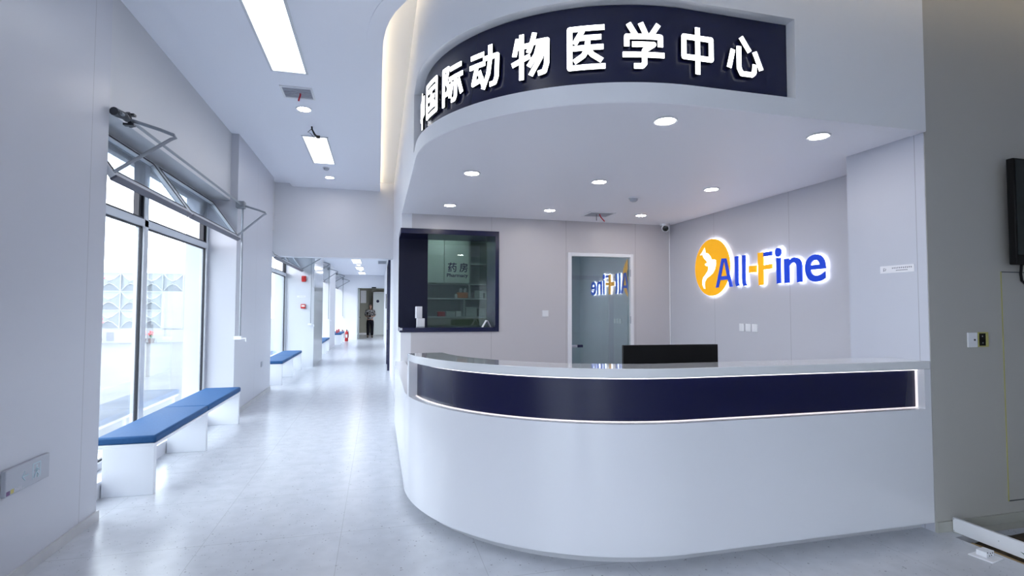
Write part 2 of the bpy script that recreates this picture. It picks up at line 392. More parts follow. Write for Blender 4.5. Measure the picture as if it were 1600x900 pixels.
def inset(P, d):
    out = []
    for i in range(len(P)):
        a = Vector(P[max(i-1, 0)]); b = Vector(P[min(i+1, len(P)-1)]); t = (b-a).normalized(); nrm = Vector((t.y, -t.x))
        out.append((P[i][0]+nrm.x*d, P[i][1]+nrm.y*d))
    return out
groove = inset(edge, 0.14); groove[0] = (groove[0][0], 10.5)
pm = MB().prism([(-1.60, 10.5)]+[(-1.60, -4.0), (7.9, -4.0)]+groove[::-1], ZP, 3.81)
struct('ceiling_panel', pm, 'ceiling', 'lowered white ceiling panel carrying the lamps', 'ceiling')
struct('trim_ceiling_edge', MB().strip(edge, groove, ZP-0.006, 3.81), 'ceiling', 'curved rim of the lowered ceiling panel', 'trim')
cv = inset(edge, 0.10)
cs = MB().strip(inset(edge, 0.075), inset(edge, 0.105), 3.811, 3.825).build('cove_light', 'cove')
tag(cs, 'warm light strip hidden on top of the curved ceiling rim', 'light')
cs2 = MB().box(-1.50, -1.47, -3.8, 10.4, 3.795, 3.809).build('cove_light', 'cove')
tag(cs2, 'warm light strip in the ceiling recess along the window wall', 'light')
# the panel is carried clear of the border by a strip of hidden battens
struct('trim_batten', MB().box(-1.46, -1.40, -4.0, 10.5, 3.81, 3.812), 'ceiling', 'batten between ceiling panel and border', 'trim')

# canopy: soffit and fascia follow one plan curve
CX, CY, CR = 1.78, 4.16, 1.505
def canopy_path(off, x_end=XR, y_end=YB, n=56):
    r = CR-off
    return [(x_end, CY-r), ((x_end+CX)/2, CY-r)]+[(CX-r*math.sin(t), CY-r*math.cos(t)) for t in [PI/2*i/n for i in range(n+1)]]+[(CX-r, y_end)]
pts = canopy_path(0.10)
struct('ceiling_soffit', MB().prism([(x, y) for x, y in pts]+[(XLOGO, YB), (XLOGO, 3.27), (XR, 3.27)], ZS, ZS+0.10), 'soffit', 'underside of the reception canopy', 'ceiling', smooth=0)
fa = MB()
fa.strip(canopy_path(0), canopy_path(0.10), ZS, 2.76)
fa.strip(canopy_path(0), canopy_path(0.10), 3.262, ZU)
fa.box(2.497, XR, CY-CR, CY-CR+0.10, 2.76, 3.262)
fa.box(XC, XC+0.10, 4.43, YB, 2.76, 3.262)
fa.strip(canopy_path(0.082, 2.497, 4.43), canopy_path(0.10, 2.497, 4.43), 2.76, 3.262)
struct('wall_fascia', fa, 'fascia', 'curved white fascia of the canopy around the lit sign')
struct('trim_soffit_rim', MB().strip(canopy_path(0.003), canopy_path(0.104), ZS-0.003, ZS), 'soffit', 'curved rim of the canopy underside', 'trim')
struct('ceiling_canopy_top', MB().prism(canopy_path(0.1)+[(XLOGO+0.1, YB), (XLOGO+0.1, 3.2), (XR, 3.2)], 3.1, 3.2), 'soffit', 'closed top of the canopy', 'ceiling', smooth=0)

# ------------------------------------------------------------------ windows
def rect_frame(mb, y0, y1, z0, z1, wd, x0, x1):
    mb.box(x0, x1, y0, y0+wd, z0, z1).box(x0, x1, y1-wd, y1, z0, z1)
    mb.box(x0, x1, y0+wd, y1-wd, z0, z0+wd).box(x0, x1, y0+wd, y1-wd, z1-wd, z1); return mb
XW0, XW1 = -2.27, -2.19
def make_window(idx, a, b):
    ZH = 3.55 if idx == 4 else 2.90  # taller glass in the added bay, to light the canopy fascia
    nm = ['first', 'second', 'third', 'furthest', 'unseen near'][idx]
    ym = 5.78 if idx == 0 else (a+b)/2-0.02; zt = 2.27
    f = MB(); rect_frame(f, a, b, 0.125, ZH, 0.06, XW0, XW1)
    f.box(XW0, XW1, a+0.06, b-0.06, zt-0.035, zt+0.035).box(XW0, XW1, ym-0.045, ym+0.045, 0.185, ZH-0.06)
    win = tag(f.build('window_%d' % (idx+1), 'alu', bevel=0.004), 'tall white framed %s window along the corridor' % nm, 'window', kind='structure')
    for y0, y1 in ((a+0.06, ym-0.045), (ym+0.045, b-0.06)):
        MB().box(-2.226, -2.218, y0, y1, 0.185, zt-0.035).build('pane', 'window_glass', win)
        g = MB(); rect_frame(g, y0, y1, 0.185, zt-0.035, 0.014, -2.235, -2.209); g.build('gasket', 'gasket', win)
        g = MB(); rect_frame(g, y0, y1, zt+0.035, ZH-0.06, 0.018, -2.262, -2.20); g.box(-2.262, -2.215, y1-0.075, y1-0.018, zt+0.053, ZH-0.078); g.build('rebate_shade', 'gasket', win)  # black colour puts the frame's inner shade into the vent opening
        # top hung vent, its bottom edge wound into the room
        L = 0.60; v = MB(); hy0, hy1 = (a+0.006 if idx == 0 and y0 < 5 else y0-0.02), y1+0.02
        v.box(-0.022, 0.022, hy0, hy0+0.055, -L, 0).box(-0.022, 0.022, hy1-0.055, hy1, -L, 0)
        v.box(-0.022, 0.022, hy0+0.055, hy1-0.055, -L, -L+0.055).box(-0.022, 0.022, hy0+0.055, hy1-0.055, -0.055, 0)
        vo = v.build('vent', 'alu', win, bevel=0.004, loc=(-2.165, 0, ZH-0.035)); vo.rotation_euler = (0, -math.radians(35), 0)
        MB().box(-0.004, 0.004, hy0+0.05, hy1-0.05, -L+0.05, -0.05).build('pane', 'vent_glass', vo)
        g = MB(); g.box(0.023, 0.026, hy0+0.036, hy0+0.056, -L+0.045, -0.036).box(0.023, 0.026, hy1-0.056, hy1-0.036, -L+0.045, -0.045)
        g.box(0.023, 0.026, hy0+0.056, hy1-0.056, -0.056, -0.036).box(0.023, 0.026, hy0+0.056, hy1-0.056, -L+0.045, -L+0.056)
        g.build('gasket', 'gasket', vo)
        MB().box(-0.024, 0.026, hy0, hy1, -L-0.016, -L-0.001).build('drip_bar', 'drip_dark', vo)
    return win
for i, (a, b) in enumerate(bays): make_window(i, a, b)

# winding gear that opens the vents
def make_gear(idx, a, b):
    nm = ['first', 'second', 'third', 'furthest'][idx]; xs = -1.79; z = 2.835
    if idx: xs = (0, -1.62, -1.68, -1.60)[idx]
    t = thing('winding_gear', (xs, a, z), 'grey steel rod and folding arms that open the vents of the %s window' % nm, 'window opener', 'window winding gear')
    ya, yb = a+0.10, b-(0.06 if idx == 0 else 0.09)
    MB().tube([(0, 0.02, 0), (0, yb-a, 0)], 0.013, 10).build('shaft', 'steel', t)
    for k, yy in enumerate((ya+0.06, yb+0.02)):
        y = yy-a
        tip = Vector((-1.835-xs, y-(0.135 if k == 0 and idx == 0 else 0.06), 2.40-z))
        m = MB().tube([(0, y, 0), (0.20, y+0.01, -0.055), (0.285, y+0.015, -0.085), (0.300, y+0.012, -0.105), (0.27, y+0.005, -0.122), tuple(tip)], 0.013, 10)
        m.build('folding_arm', 'steel', t)
        MB().tube([(0.0, y-0.035, 0.04), (0.0, y+0.0, 0.0), (0.0, y+0.035, -0.04)], 0.018, 8).box(-0.035, 0.035, y-0.02, y+0.02, 0.028, 0.044).box(-0.035, 0.035, y-0.02, y+0.02, -0.046, -0.030).build('clamp', 'steel_dark' if k == 0 else 'steel', t)
    xm = -1.85-xs if idx == 0 else -0.05
    MB().tube([(-0.035, 0.004, 0.005), (-0.03, 0.05, 0.006), (0.0, 0.085, 0.0), (0.0, 0.125, -0.01)], [0.030, 0.030, 0.027, 0.022], 12).lathe([(0.0, -0.034), (0.017, -0.034), (0.017, -0.026), (0, -0.026)], (0.0, 0.05, 0.006), 12, 'x').build('end_bracket', 'steel_dark', t)
    MB().box(xm-0.0 if idx == 0 else -0.04, 0.045, yb-a-0.05, yb-a+0.06, -0.05, 0.045).build('gearbox', 'steel', t, bevel=0.008)
    yr = yb-a+0.03
    MB().tube([(0.01, yr, -0.05), (0.01, yr, -1.76)], 0.012, 10).build('crank_rod', 'steel', t)
    h = MB().box(xm, 0.035, yr-0.03, yr+0.03, -1.80, -1.755).tube([(0.01, yr, -1.79), (0.09, yr-0.02, -1.785), (0.09, yr-0.02, -1.83)], 0.010, 8)
    h.build('crank_handle', 'plastic_white', t, bevel=0.006)
    return t
for i, (a, b) in enumerate(bays[:4]): make_gear(i, 10.77 if i == 1 else a, b)

# ------------------------------------------------------------------ the reception desk
DX, DY, DR = 1.75, 4.21, 1.54
def desk_path(off, x_end=XR-0.004, y_end=YB-0.004, n=64, y_arc_end=None):
    r = DR-off
    return [(x_end, DY-r), ((x_end+DX)/2, DY-r)]+[(DX-r*math.sin(t), DY-r*math.cos(t)) for t in [PI/2*i/n for i in range(n+1)]]+[(DX-r, y_end)]
def desk_top_path(off, y_end):
    r = DR-off; tmax = math.acos((DY-y_end)/DR)
    return [(XR-0.004, DY-r), ((XR+DX)/2, DY-r)]+[(DX-r*math.sin(t), DY-r*math.cos(t)) for t in [tmax*i/64 for i in range(65)]]
desk = thing('reception_desk', (1.75, 2.8, 0), 'large curved glossy white reception desk with a navy band', 'desk')
def dk(mb, name, m, **k):
    mb.v = [v-Vector((1.75, 2.8, 0)) for v in mb.v]; return mb.build(name, m, desk, **k)
dk(MB().strip(desk_path(0), desk_path(0.12), 0.064, 0.800), 'body', 'gloss_white')
dk(MB().strip(desk_path(0.085), desk_path(0.12), 0.0, 0.064), 'toe_kick', 'kick')
dk(MB().strip(desk_top_path(0.062, 4.0), desk_top_path(0.10, 4.0), 0.800, 1.058), 'navy_band', 'navy')['label'] = 'glossy navy band'
dk(MB().strip(desk_top_path(0.0, 4.035), desk_top_path(0.27, 4.035), 1.058, 1.112), 'countertop', 'counter_white', bevel=0.004)
dk(MB().strip(desk_top_path(0.046, 4.0), desk_top_path(0.0615, 4.0), 1.048, 1.0575), 'light_strip', 'led')
dk(MB().strip(desk_top_path(0.052, 4.0), desk_top_path(0.0615, 4.0), 0.8005, 0.805), 'light_strip', 'led_pink')
dk(MB().box(3.4780, 3.4815, DY-DR+0.048, DY-DR+0.0615, 0.806, 1.046), 'light_strip', 'led_pink')
tm = math.acos((DY-3.97)/DR); te = math.acos((DY-4.035)/DR)
def arc_block(t0, t1, o0, o1):
    A = [(DX-(DR-o0)*math.sin(t0+(t1-t0)*i/4), DY-(DR-o0)*math.cos(t0+(t1-t0)*i/4)) for i in range(5)]
    B = [(DX-(DR-o1)*math.sin(t0+(t1-t0)*i/4), DY-(DR-o1)*math.cos(t0+(t1-t0)*i/4)) for i in range(5)]
    return A, B
A, B = arc_block(tm, te, 0.0, 0.12)
dk(MB().strip(A, B, 0.800, 1.058), 'end_block', 'gloss_white')
dk(MB().box(3.482, XR-0.004, DY-DR, DY-DR+0.12, 0.800, 1.058), 'end_block', 'gloss_white')
dk(MB().strip(desk_top_path(0.105, 4.035), desk_top_path(0.125, 4.035), 0.06, 1.056), 'back_panel', 'laminate')
dk(MB().strip(desk_top_path(0.127, 4.035), desk_top_path(0.72, 4.035), 0.72, 0.75), 'worktop', 'laminate')
dk(MB().strip(desk_top_path(0.60, 3.8), desk_top_path(0.62, 3.8), 0.0, 0.72), 'under_panel', 'laminate')

# monitor standing on the worktop behind the counter
mo = thing('monitor', (1.86, 3.07, 0.75), 'back of a wide black monitor rising above the counter', 'monitor', rot=math.radians(-3.5))
MB().box(-0.335, 0.335, -0.012, 0.012, 0.09, 0.468).build('housing', 'black_matt', mo, bevel=0.004)
MB().box(-0.325, 0.325, 0.0121, 0.014, 0.10, 0.458).build('screen', 'screen', mo)
MB().box(-0.03, 0.03, -0.045, -0.0125, 0.01, 0.30).build('stand_neck', 'black_matt', mo, bevel=0.004)
MB().box(-0.12, 0.12, -0.07, 0.10, 0.0, 0.01).build('stand_base', 'black_matt', mo, bevel=0.003)

# ------------------------------------------------------------------ the big lit sign
def on_sign(s, z, depth):
    """point at arc length s on the sign face, depth out from the backing"""
    r = CR-0.08+depth; rf = CR-0.05
    if s >= 0: return (CX+s, CY-r, z)
    t = -s/rf
    if t > PI/2: return (CX-r, CY+(t-PI/2)*rf, z)
    return (CX-r*math.sin(t), CY-r*math.cos(t), z)
sg = thing('lit_sign', (1.78, 2.7, 2.76), 'navy curved sign with white glowing Chinese characters on the canopy', 'sign')
def sgb(mb, name, m, parent=sg, **k):
    if parent is sg: mb.v = [v-Vector((1.78, 2.7, 2.76)) for v in mb.v]
    else: mb.v = [v-Vector((1.78, 2.7, 2.76)) for v in mb.v]
    return mb.build(name, m, parent, **k)
bp_ = sgb(MB().strip(canopy_path(0.070, 2.495, 4.425), canopy_path(0.081, 2.495, 4.425), 2.765, 3.258), 'backing_panel', 'navy_dark')
STROKES = {
 '中': [[(.07,.80),(.93,.80),(.93,.33),(.07,.33),(.07,.80)], [(.5,1),(.5,0)]],
 '心': [[(.15,.62),(.06,.25)], [(.33,.72),(.33,.22),(.40,.08),(.70,.08),(.76,.14),(.78,.30)], [(.42,.97),(.61,.70)], [(.80,.63),(.95,.27)]],
 '学': [[(.13,.98),(.26,.79)], [(.44,.99),(.54,.80)], [(.86,.97),(.71,.77)], [(.06,.54),(.06,.72),(.94,.72),(.94,.54)], [(.25,.54),(.76,.54),(.52,.40),(.52,.10),(.46,.04),(.30,.04)], [(.01,.30),(.99,.30)]],
 '医': [[(.97,.95),(.08,.95),(.08,.05),(.99,.05)], [(.40,.86),(.24,.64)], [(.34,.73),(.88,.73)], [(.22,.50),(.94,.50)], [(.58,.73),(.56,.48),(.46,.32),(.25,.21)], [(.60,.43),(.70,.33),(.91,.21)]],
 '物': [[(.13,.92),(.05,.60)], [(.10,.75),(.42,.75)], [(.25,1.0),(.25,0.0)], [(.02,.36),(.44,.48)], [(.60,.98),(.54,.78),(.46,.62)], [(.57,.80),(.95,.80),(.94,.25),(.88,.07),(.76,.05)], [(.74,.76),(.66,.50),(.48,.28)], [(.87,.76),(.78,.42),(.53,.06)]],
 '动': [[(.06,.86),(.44,.86)], [(.01,.62),(.48,.62)], [(.24,.62),(.09,.18),(.42,.24)], [(.33,.42),(.46,.10)], [(.52,.73),(.94,.73),(.92,.20),(.86,.06),(.74,.05)], [(.71,.99),(.71,.72),(.64,.32),(.48,.02)]],
 '际': [[(.07,.0),(.07,.94),(.34,.94),(.22,.62),(.36,.44),(.32,.27),(.19,.27)], [(.50,.88),(.93,.88)], [(.43,.62),(.99,.62)], [(.71,.62),(.71,.10),(.66,.03),(.55,.03)], [(.54,.47),(.44,.16)], [(.86,.47),(.98,.16)]],
 '国': [[(.06,.95),(.94,.95),(.94,.05),(.06,.05),(.06,.95)], [(.25,.75),(.75,.75)], [(.28,.51),(.72,.51)], [(.22,.25),(.78,.25)], [(.5,.75),(.5,.25)], [(.61,.42),(.71,.33)]],
}
def stroke_char(mb, ch, fn, d0, d1, fit, wd):
    """a character built up from bars of even width, wd metres wide"""
    fw, fh = fit[1]-fit[0]-wd, fit[3]-fit[2]-wd
    P = lambda p: Vector((fit[0]+wd/2+p[0]*fw, fit[2]+wd/2+p[1]*fh))
    for st in STROKES[ch]:
        q = [P(p) for p in st]; cl = (st[0] == st[-1])
        for i in range(len(q)-1):
            a, b = q[i], q[i+1]; t = (b-a).normalized(); nn = Vector((-t.y, t.x))*wd/2
            if i == 0 and not cl: a = a-t*wd*0.40
            if i == len(q)-2 and not cl: b = b+t*wd*0.40
            k = max(1, int((b-a).length/0.05)); ring = []
            for j in range(k+1):
                m = a+(b-a)*j/k; ring.append((m+nn, m-nn))
            vs = [fn(c.x, c.y, d) for pr_ in ring for c in pr_ for d in (d0, d1)]
            fs = [(0, 1, 3, 2), (4*k, 4*k+2, 4*k+3, 4*k+1)]
            for j in range(k):
                o = 4*j; fs += [(o+1, o+5, o+7, o+3), (o, o+2, o+6, o+4), (o, o+4, o+5, o+1), (o+2, o+3, o+7, o+6)]
            mb.add(vs, fs)
            if i > 0 or cl:
                c = q[i]; disc = [(c.x+wd/2*math.cos(2*PI*j/14), c.y+wd/2*math.sin(2*PI*j/14)) for j in range(14)]
                vs = [fn(x, y, d0) for x, y in disc]+[fn(x, y, d1) for x, y in disc]
                mb.add(vs, [list(range(14)), list(range(14, 28))[::-1]]+[((j+1)%14, j, 14+j, 14+(j+1)%14) for j in range(14)])
    return mb
for ch, c in zip('心中学医物动际国中', (0.384, 0.055, -0.286, -0.628, -0.961, -1.296, -1.620, -1.934, -2.225)):
    wd = {'心': 0.280, '中': 0.245, '学': 0.258, '医': 0.246}.get(ch, 0.265); hg = {'心': 0.275}.get(ch, 0.290)
    fit = (c-wd/2, c+wd/2, 2.995-hg/2, 2.995+hg/2)
    side = sgb(stroke_char(MB(), ch, on_sign, 0.018, 0.0365, fit, 0.031), 'character', 'sign_side', smooth=0)
    sgb(stroke_char(MB(), ch, on_sign, 0.037, 0.040, fit, 0.031), 'lit_face', 'sign_face', side, smooth=0)
    gl = (fit[0]-0.007, fit[1]+0.007, fit[2]-0.007, fit[3]+0.007)
    sgb(stroke_char(MB(), ch, on_sign, 0.001, 0.003, gl, 0.045), 'back_glow', 'sign_glow', side, smooth=0)

# ------------------------------------------------------------------ wall logo, backlit
lg = thing('wall_logo', (XLOGO, 5.63, 1.7), 'backlit blue and yellow lettering with a yellow disc on the alcove wall', 'logo')
def lgb(mb, name, m, parent=lg, **k):
    mb.v = [v-Vector((XLOGO, 5.63, 1.7)) for v in mb.v]; return mb.build(name, m, parent, **k)
def on_wall(d): return lambda p: Vector((XLOGO-d, p[0], p[1]))
def px_poly(P): return [(at(x, y, 'x', XLOGO-0.03)[1], at(x, y, 'x', XLOGO-0.03)[2]) for x, y in P]
def slab(P, d0, d1): return MB().poly3([(XLOGO-d0, y, z) for y, z in P], (d0-d1, 0, 0))
def grow(P, g):
    n = len(P); area = sum(P[i][0]*P[(i+1)%n][1]-P[(i+1)%n][0]*P[i][1] for i in range(n)); sgn = 1 if area > 0 else -1
    out = []
    for i in range(n):
        a = Vector(P[i-1]); b = Vector(P[i]); c = Vector(P[(i+1)%n])
        n1 = Vector(((b-a).y, -(b-a).x)).normalized()*sgn; n2 = Vector(((c-b).y, -(c-b).x)).normalized()*sgn
        m = (n1+n2); m = m/max(m.length_squared/2, 0.5)
        out.append((b.x+m.x*g, b.y+m.y*g))
    return out
def logo_part(P, name, m, d0=0.024, d1=0.038, g=0.001):
    o = lgb(slab(P, d0, d1), name, m, smooth=0)
    lgb(slab(grow(P, g), 0.014, 0.021), 'back_glow', 'logo_glow', o, smooth=0)
    return o
Z3 = lambda L: px_poly([(1060+x/3.75, 340+y/3.75) for x, y in L])
Z7 = lambda L: px_poly([(1080+x/7.5, 360+y/7.5) for x, y in L])
disc = [(5.625+0.345*math.cos(2*PI*i/64), 1.967+0.352*math.sin(2*PI*i/64)) for i in range(64)]
logo_part(disc, 'disc', 'yellow_face', 0.024, 0.036, 0.003)['label'] = 'yellow disc'
anim = Z7([(163,203),(172,240),(172,262),(205,272),(232,305),(247,342),(278,340),(296,350),(298,395),(285,455),(262,500),(225,535),(190,560),(170,600),(165,640),(172,685),(155,680),(138,640),(135,595),(145,555),(175,515),(198,480),(207,445),(205,420),(180,418),(166,405),(172,388),(190,385),(186,360),(160,335),(145,310),(140,285),(108,294),(130,262)])
lgb(slab(anim, 0.0365, 0.038), 'white_emblem', 'white_face', smooth=0)
Aout = Z7([(368,330),(420,328),(496,658),(462,662),(444,575),(350,584),(330,668),(301,672)])
Ain = Z7([(392,362),(432,532),(360,540)])
def ring_poly(mb, out, inn, d0, d1):
    # bridge the counter of the A with a slit
    mb2 = MB()
    return out, inn
# the A as three strokes so its counter stays open
A_l = Z7([(368,330),(398,329),(352,575),(330,668),(301,672)]); A_r = Z7([(392,329),(420,328),(496,658),(462,662),(440,575)]); A_b = Z7([(350,541),(438,532),(445,575),(345,584)])
a_ = logo_part(A_l, 'letter', 'blue_face', 0.037, 0.047, 0.001); a_['label'] = 'blue letter A'
for q in (A_r, A_b): lgb(slab(q, 0.037, 0.047), 'stroke', 'blue_face', a_, smooth=0)
for L, nm in (([(515,305),(552,300),(554,560),(558,620),(570,648),(534,656),(522,620),(518,560)], 'blue letter l beside the disc'), ([(600,293),(636,290),(638,560),(642,615),(655,645),(618,652),(606,615),(602,555)], 'blue letter l before the dash')):
    logo_part(Z7(L), 'letter', 'blue_face')['label'] = nm
logo_part(Z7([(682,418),(770,410),(770,490),(682,497)]), 'dash', 'yellow_face')['label'] = 'yellow dash'
Fo = logo_part(Z3([(467,207),(500,203),(500,394),(473,397)]), 'letter', 'yellow_face'); Fo['label'] = 'yellow letter F with a blue top arm'
lgb(slab(Z3([(500.5,204),(550,196),(550,222),(500.5,229)]), 0.024, 0.038), 'top_arm', 'blue_face', Fo, smooth=0)['label'] = 'blue arm'
lgb(slab(Z3([(500.5,279),(551,270),(551,299),(500.5,306)]), 0.024, 0.038), 'middle_arm', 'yellow_face', Fo, smooth=0)
for pl in ([(500.5,204),(550,196),(550,222),(500.5,229)], [(500.5,279),(551,270),(551,299),(500.5,306)]):
    lgb(slab(grow(Z3(pl), 0.010), 0.014, 0.021), 'back_glow', 'logo_glow', Fo, smooth=0)
io = logo_part(Z3([(576,238),(600,235),(602,385),(579,387)]), 'letter', 'blue_face'); io['label'] = 'blue letter i'
dc = Z3([(586,203)])[0]; dot = [(dc[0]+0.042*math.cos(2*PI*k/24), dc[1]+0.048*math.sin(2*PI*k/24)) for k in range(24)]
lgb(slab(dot, 0.024, 0.038), 'dot', 'blue_face', io, smooth=0); lgb(slab(grow(dot, 0.01), 0.014, 0.021), 'back_glow', 'logo_glow', io, smooth=0)
for ch, box in (('n', [(624,384),(725,228)]), ('e', [(746,380),(863,208)])):
    p0, p1 = Z3(box)
    fn = lambda u, v, d: (XLOGO-d, -u, v)
    fit = (-p0[0], -p1[0], p0[1], p1[1])
    o = lgb(letter(MB(), ch, fn, 0.024, 0.038, 0.012, fit), 'letter', 'blue_face', smooth=0); o['label'] = 'blue letter '+ch
    lgb(letter(MB(), ch, fn, 0.014, 0.021, 0.014, (fit[0]-0.001, fit[1]+0.001, fit[2]-0.001, fit[3]+0.001)), 'back_glow', 'logo_glow', o, smooth=0)

# ------------------------------------------------------------------ pharmacy service window
ph = thing('service_window', (0.9, YB, 1.155), 'navy framed corner service window lettered Pharmacy', 'window')
def phb(mb, name, m, parent=ph, **k):
    mb.v = [v-Vector((0.9, YB, 1.155)) for v in mb.v]; return mb.build(name, m, parent, **k)
YG = 7.15
phb(MB().box(XC-0.012, 1.522, YB-0.012, YG+0.06, 2.395, 2.459), 'top_board', 'navy_dark')
phb(MB().box(XC-0.012, 1.522, YB-0.012, YG+0.06, 1.156, 1.21), 'sill', 'navy_dark')
phb(MB().box(XC-0.013, XC+0.02, YB-0.013, YB+0.12, 1.18, 1.209).box(XC-0.0135, XC-0.012, YB-0.005, YB+0.10, 1.17, 1.22), 'corner_plate', 'chrome')
phb(MB().box(1.474, 1.522, YB-0.012, YG+0.06, 1.21, 2.395), 'jamb', 'navy_dark')
phb(MB().box(XC-0.012, 0.648, YG, YG+0.06, 1.21, 2.395), 'side_panel', 'navy_matt')
phb(MB().box(0.648, 1.474, YG+0.02, YG+0.03, 1.21, 2.395), 'glass_pane', 'pharmacy_glass')
fnp = lambda u, v, d: (u, YG+0.02-d, v)
tx = MB()
letter(tx, '药', fnp, 0.001, 0.003, 0.014, (0.925, 1.045, 1.955, 2.085)); letter(tx, '房', fnp, 0.001, 0.003, 0.014, (1.085, 1.200, 1.955, 2.085))
phb(tx, 'lettering', 'ink', smooth=0)['label'] = 'dark blue Chinese characters'
phb(letter(MB(), 'Pharmacy', fnp, 0.001, 0.003, 0.022, (0.912, 1.205, 1.872, 1.935)), 'lettering', 'ink', smooth=0)['label'] = 'dark blue word Pharmacy'
# pharmacy shelving
sh = thing('shelf_unit', (1.3, 9.05, 0), 'pale green cabinet and shelf unit inside the pharmacy', 'shelf')
def shb(mb, name, m, **k):
    mb.v = [v-Vector((1.3, 9.05, 0)) for v in mb.v]; return mb.build(name, m, sh, **k)
shb(MB().box(0.46, 2.2, 9.38, 9.41, 0, 2.80), 'back_board', 'cabinet')
shb(MB().box(0.46, 2.2, 9.0, 9.38, 2.65, 2.80), 'top_panel', 'cabinet')
for z in (1.29, 1.61, 1.865): shb(MB().box(0.46, 2.2, 9.0, 9.38, z, z+0.025), 'shelf', 'box_grey')
shb(MB().box(1.555, 2.2, 9.0, 9.38, 2.22, 2.24), 'shelf', 'box_grey')
for x, z0, z1 in ((1.53, 1.635, 2.65), (1.44, 1.315, 1.61), (0.46, 1.315, 2.65), (2.18, 1.315, 2.65)):
    shb(MB().box(x, x+0.025, 9.0, 9.38, z0, z1), 'upright', 'box_grey')
for x0, x1 in ((0.49, 1.09), (1.10, 1.525)):
    shb(MB().box(x0, x1, 8.982, 9.0, 1.895, 2.645), 'door', 'door_white')
shb(MB().box(0.46, 2.2, 9.0, 9.38, 0.0, 1.285), 'base_cabinet', 'beige')
def small_box(x, y, z, wx, wy, wz, m, label, name='carton', cat='box', rot=0.0, group=None):
    o = MB().box(-wx/2, wx/2, -wy/2, wy/2, 0, wz).build(name, m, bevel=min(wx, wz)*0.05, loc=(x, y, z)); o.rotation_euler = (0, 0, rot)
    return tag(o, label, cat, group)
small_box(1.06, 9.10, 1.316, 0.13, 0.12, 0.085, 'red', 'small red box on the lower pharmacy shelf')
small_box(1.72, 9.14, 1.636, 0.16, 0.14, 0.14, 'box_grey', 'taller pale carton on the right pharmacy shelf')
small_box(1.91, 9.14, 1.636, 0.17, 0.14, 0.10, 'box_grey', 'flat pale carton on the right pharmacy shelf')
small_box(1.58, 9.12, 1.316, 0.20, 0.16, 0.16, 'box_grey', 'large grey device box right of the lower shelf upright')
small_box(1.80, 9.12, 1.316, 0.17, 0.16, 0.14, 'box_grey', 'grey box beside the black cased device on the lower shelf')
small_box(1.22, 9.12, 1.316, 0.15, 0.16, 0.09, 'box_grey', 'low grey box right of the red box')
small_box(1.36, 9.12, 1.316, 0.09, 0.12, 0.09, 'plastic_white', 'small white device left of the lower shelf upright', 'device', 'device')
small_box(1.96, 9.08, 1.316, 0.14, 0.14, 0.09, 'black_matt', 'black cased device at the right end of the lower shelf', 'device', 'device')
small_box(1.43, 9.12, 1.636, 0.18, 0.14, 0.10, 'orange', 'orange tray on the middle pharmacy shelf', 'tray', 'tray')
for k, (x, z) in enumerate(((1.37, 1.655), (1.45, 1.70), (1.49, 1.772))):
    z = (1.636, 1.737, 1.737)[k]; x = (1.315, 1.40, 1.48)[k]
    o = MB().lathe([(0.0, 0), (0.026, 0), (0.030, 0.01), (0.030, 0.05), (0.020, 0.06), (0.020, 0.072), (0.0, 0.072)], seg=16).build('jar', 'plastic_white', loc=(x, 9.08, z))
    tag(o, ['white jar on the shelf left of the orange tray', 'left white jar on the orange tray', 'right white jar on the orange tray'][k], 'jar', 'white jars in the pharmacy')
# on the sill
small_box(0.545, 6.98, 1.2105, 0.105, 0.075, 0.112, 'paper', 'lower white leaflet box on the service window sill', 'leaflet_box')
small_box(0.520, 6.98, 1.3235, 0.080, 0.07, 0.155, 'paper', 'taller white box stacked on the leaflet box', 'leaflet_box', rot=0.12)
tc = MB().poly3([(1.425, 6.74, 1.2105), (1.485-0.04, 6.74, 1.2105), (1.50-0.04, 6.74, 1.30), (1.475-0.04, 6.74, 1.302)], (0, 0.07, 0)).poly3([(1.462, 6.74, 1.302), (1.468, 6.74, 1.302), (1.515-0.045, 6.74, 1.2105), (1.508-0.045, 6.74, 1.2105)], (0, 0.07, 0))
tc = MB()
tc.poly3([(1.330, 6.72, 1.2105), (1.336, 6.72, 1.2105), (1.388, 6.72, 1.30), (1.382, 6.72, 1.30)], (0.0, 0.10, 0)).poly3([(1.388, 6.72, 1.30), (1.394, 6.72, 1.30), (1.440, 6.72, 1.2105), (1.434, 6.72, 1.2105)], (0, 0.10, 0))
to = tc.build('tent_card', 'paper'); tag(to, 'white folded tent card standing on the sill of the service window', 'card')

# ------------------------------------------------------------------ glass door of the alcove
df = MB().box(2.478, 2.53, YB-0.012, YB+0.10, 0, 2.217).box(3.40, 3.448, YB-0.012, YB+0.10, 0, 2.217).box(2.53, 3.40, YB-0.012, YB+0.10, 2.167, 2.217)
door = tag(df.build('door_1', 'plastic_white', bevel=0.004), 'white framed tinted glass door in the alcove back wall', 'door', kind='structure')
MB().box(2.534, 3.396, YB+0.03, YB+0.04, 0.01, 2.163).build('glass_leaf', 'door_glass', door)
MB().box(2.536, 2.62, YB+0.012, YB+0.03, 0.93, 0.965).build('handle', 'chrome', door, bevel=0.005)
MB().box(2.62, 2.70, YB+0.014, YB+0.029, 0.93, 0.965).build('lock_case', 'navy', door, bevel=0.004)
for z in (0.3, 0.75, 1.25, 1.9): MB().box(3.392, 3.404, YB-0.016, YB-0.001, z, z+0.10).build('hinge', 'plastic_grey', door)
